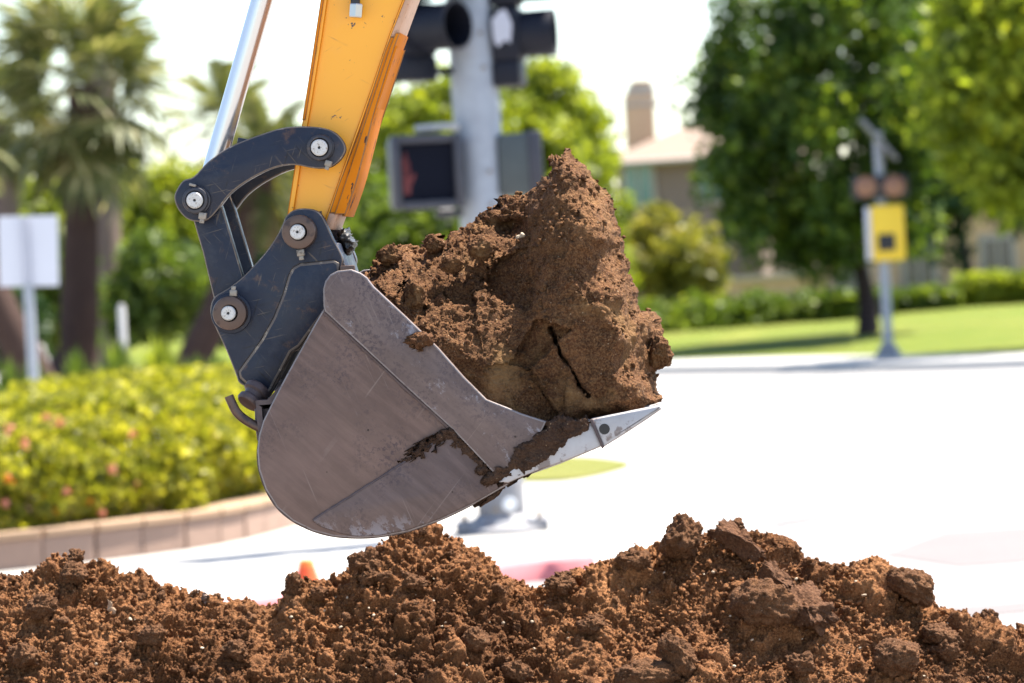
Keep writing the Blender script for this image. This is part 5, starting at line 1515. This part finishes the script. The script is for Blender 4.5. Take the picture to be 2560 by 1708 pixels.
# hedge foliage above the bed
wl_off = offset_line(rs, 0.25)
hn = 38000
r = np.random.default_rng(77)
seg = r.integers(0, len(wl_off) - 1, hn); tt = r.random(hn)
bx_ = np.array([(p.x, p.y) for p in wl_off]); A_ = bx_[seg] + (bx_[seg + 1] - bx_[seg]) * tt[:, None]
tan = bx_[seg + 1] - bx_[seg]; tan /= np.linalg.norm(tan, axis=1, keepdims=True); nrm2 = np.c_[-tan[:, 1], tan[:, 0]]
HT, HD = 0.74, 2.6
dep = r.random(hn) * HD; zz = r.random(hn)
skin = r.random(hn)
frontm = skin < 0.42
dep[frontm] = np.abs(r.normal(0, 0.10, frontm.sum()))
topm = skin > 0.62
zz[topm] = 1 - np.abs(r.normal(0, 0.05, topm.sum()))
ph = np.c_[A_ * 1.1, np.zeros(hn)]
prof = 1 + 0.10 * fbm(ph * 1.0, 2, 5) + 0.07 * fbm(ph * 3.3, 2, 6)
lumpy = 0.22 * fbm(np.c_[A_ * 2.2, zz * 2.5], 2, 8)
bul = 0.25 * np.sqrt(np.clip(1 - (2 * zz - 0.8) ** 2, 0, 1))
XY = A_ + nrm2 * (dep - bul + lumpy)[:, None]
Z = WZ + WH - 0.02 + zz * HT * prof * np.clip(0.80 + 0.25 * np.sqrt(np.clip(dep / 0.5, 0, 1)), 0, 1.02)
hd = empty('lantana_hedge', (rs[4].x, rs[4].y + 0.6, WZ + WH), 'yellow-green flowering hedge above the curved block wall', 'hedge')
obj_me('foliage', leaf_mesh('foliage', np.c_[XY, Z], 0.050, 78, 1.5, 0.5), M['leaf_hedge'], hd)
for k in range(2, len(wl_off) - 1, 2):
    p = wl_off[k]; q = Vector((p.x, p.y + 0.7, WZ + 0.1))
    tube('stem', [q, q + Vector((random.uniform(-.3, .3), random.uniform(-.4, .4), .7))], [.02, .008], M['bark'], hd, 6)
def flower(px, py, mt):
    p0 = at(px, py, 30); dr = (p0 - CAM)
    # find the wall line depth at this column
    best = min(wl_off, key=lambda w: abs(w.x / w.y - dr.x / dr.y))
    p = at(px, py, best.y - 0.30)
    C = np.array(p) + np.random.default_rng(int(px)).normal(0, .015, (22, 3))
    obj_me('flower', leaf_mesh('flower', C, 0.024, int(px), 1.1, 0.2), M[mt], hd)
for (a, b, c_) in [(112, 1250, 'petal_orange'), (134, 1272, 'petal_orange'), (314, 1254, 'petal_orange'), (14, 1258, 'petal_pink'), (252, 1282, 'petal_pink'), (332, 1208, 'petal_pink'), (282, 1172, 'petal_pink'), (62, 1108, 'petal_pink'), (116, 1040, 'petal_pink'), (22, 1075, 'petal_pink'), (148, 1056, 'petal_pink'), (230, 1250, 'petal_orange'), (20, 1195, 'petal_orange'), (330, 1085, 'petal_pink'), (165, 1230, 'petal_pink')]:
    flower(a, b, c_)

# soil bed behind the wall so that the hedge stands on ground
bed = [(p.x, p.y) for p in offset_line(rs, 0.10)] + [(p.x, p.y) for p in offset_line(rs, 3.2)[::-1]]
sheet('planting_bed', bed, WZ + WH * 0.75, M['soil_dark'])

# ------------------------------------------------------------------ houses
def house(name, px0, px1, py_eave, Y, depth, label, yaw, wall_m, roof_rise, seed=0, over=0.6):
    a, b = at(px0, py_eave, Y), at(px1, py_eave, Y)
    w = b.x - a.x; z0 = lawn_z(Y) - 0.2; ze = (a.z + b.z) / 2
    rot = Matrix.Rotation(yaw, 3, 'Z')
    o = empty(name, (a.x, Y, z0), label, 'house')
    org = Vector((a.x, Y, 0))
    def L(x, y, z): return org + rot @ Vector((x, y, 0)) + Vector((0, 0, z))
    bm = bmesh.new()
    vs_ = [bm.verts.new(L(x, y, z)) for z in (z0, ze) for x, y in ((0, 0), (w, 0), (w, depth), (0, depth))]
    for q in ((0, 1, 5, 4), (1, 2, 6, 5), (2, 3, 7, 6), (3, 0, 4, 7)): bm.faces.new([vs_[i] for i in q])
    obj_bm('wall', bm, M[wall_m], o)
    bm = bmesh.new()
    e = [bm.verts.new(L(x, y, ze - 0.1)) for x, y in ((-over, -over), (w + over, -over), (w + over, depth + over), (-over, depth + over))]
    k = min(depth, w) / 2
    r_ = [bm.verts.new(L(k, depth / 2, ze + roof_rise)), bm.verts.new(L(w - k if w - k > k + .5 else k + .5, depth / 2, ze + roof_rise))]
    for q in ((e[0], e[1], r_[1], r_[0]), (e[1], e[2], r_[1]), (e[2], e[3], r_[0], r_[1]), (e[3], e[0], r_[0]), (e[3], e[2], e[1], e[0])): bm.faces.new(q)
    rf = obj_bm('roof', bm, M['roof'], o)
    bm = bmesh.new()
    for c0, c1 in ((L(-over, -over - .02, ze - .12), L(w + over, -over - .02, ze - .12)), (L(-over - .02, -over, ze - .12), L(-over - .02, depth + over, ze - .12))):
        bm_tube(bm, [c0, c1], 0.09, 8)
    obj_bm('gutter', bm, M['trim'], rf, 60)
    def window(x, zc, ww, wh, glass='glass'):
        f = box('window', L(x, -0.03, zc), (ww + 0.3, 0.12, wh + 0.3), M['trim'], o, rot, 0.02)
        box('pane', L(x, -0.10, zc), (ww, 0.03, wh), M[glass], f, rot)
        box('mullion', L(x, -0.125, zc), (0.06, 0.03, wh), M['trim'], f, rot)
    return o, L, window, ze, w, rf
h1, L1, win1, ze1, w1, rf1 = house('brown_house', 1540, 1900, 392, 125, 9, 'brown two storey house with tiled roof and chimney', R(-16), 'stucco_brown', 1.5)
win1(at(1612, 450, 125).x - at(1556, 450, 125).x, at(1612, 458, 125).z, 0.85, 1.35)
win1(3.2, at(1612, 458, 125).z, 0.85, 1.35)
cb = at(1602, 300, 127)
ch = box('chimney', Vector((cb.x, 128, cb.z - 0.25)), (1.0, 0.9, 2.3), M['stucco_tan'], rf1, None, 0.02)
box('chimney_pot', at(1602, 238, 128), (0.92, 0.8, 0.6), M['trim'], rf1, None, 0.04)
box('chimney_cap', at(1602, 214, 128), (0.72, 0.7, 0.36), M['stucco_tan'], rf1, None, 0.05)
box('chimney_cap', at(1602, 263, 128), (1.15, 1.0, 0.16), M['trim'], rf1, None, 0.03)
h2, L2, win2, ze2, w2, rf2 = house('tan_house', 2040, 2950, 470, 112, 10, 'tan stucco house half hidden behind the right evergreens', R(4), 'stucco_tan', 2.0)
for px_ in (2120, 2290, 2490, 2620):
    win2(at(px_, 640, 112).x - at(2040, 640, 112).x, at(px_, 655, 112).z, 0.8, 1.3, 'glass_dark')
# low garden wall in front of the house
ga, gb = at(1500, 712, 104), at(2060, 700, 104)
gw = empty('garden_wall', ((ga.x + gb.x) / 2, 104, 0.9), 'low brown garden wall with a pale cap in front of the house', 'garden wall')
zt_ = (ga.z + gb.z) / 2
box('wall', ((ga.x + gb.x) / 2, 104, (0.8 + zt_) / 2), (gb.x - ga.x, 0.25, zt_ - 0.8), M['stucco_tan'], gw)
box('cap', ((ga.x + gb.x) / 2, 104, zt_ + 0.06), (gb.x - ga.x + .1, 0.4, 0.12), M['trim'], gw)

for o in list(bpy.data.objects):
    if '_w' in o.keys(): del o['_w']
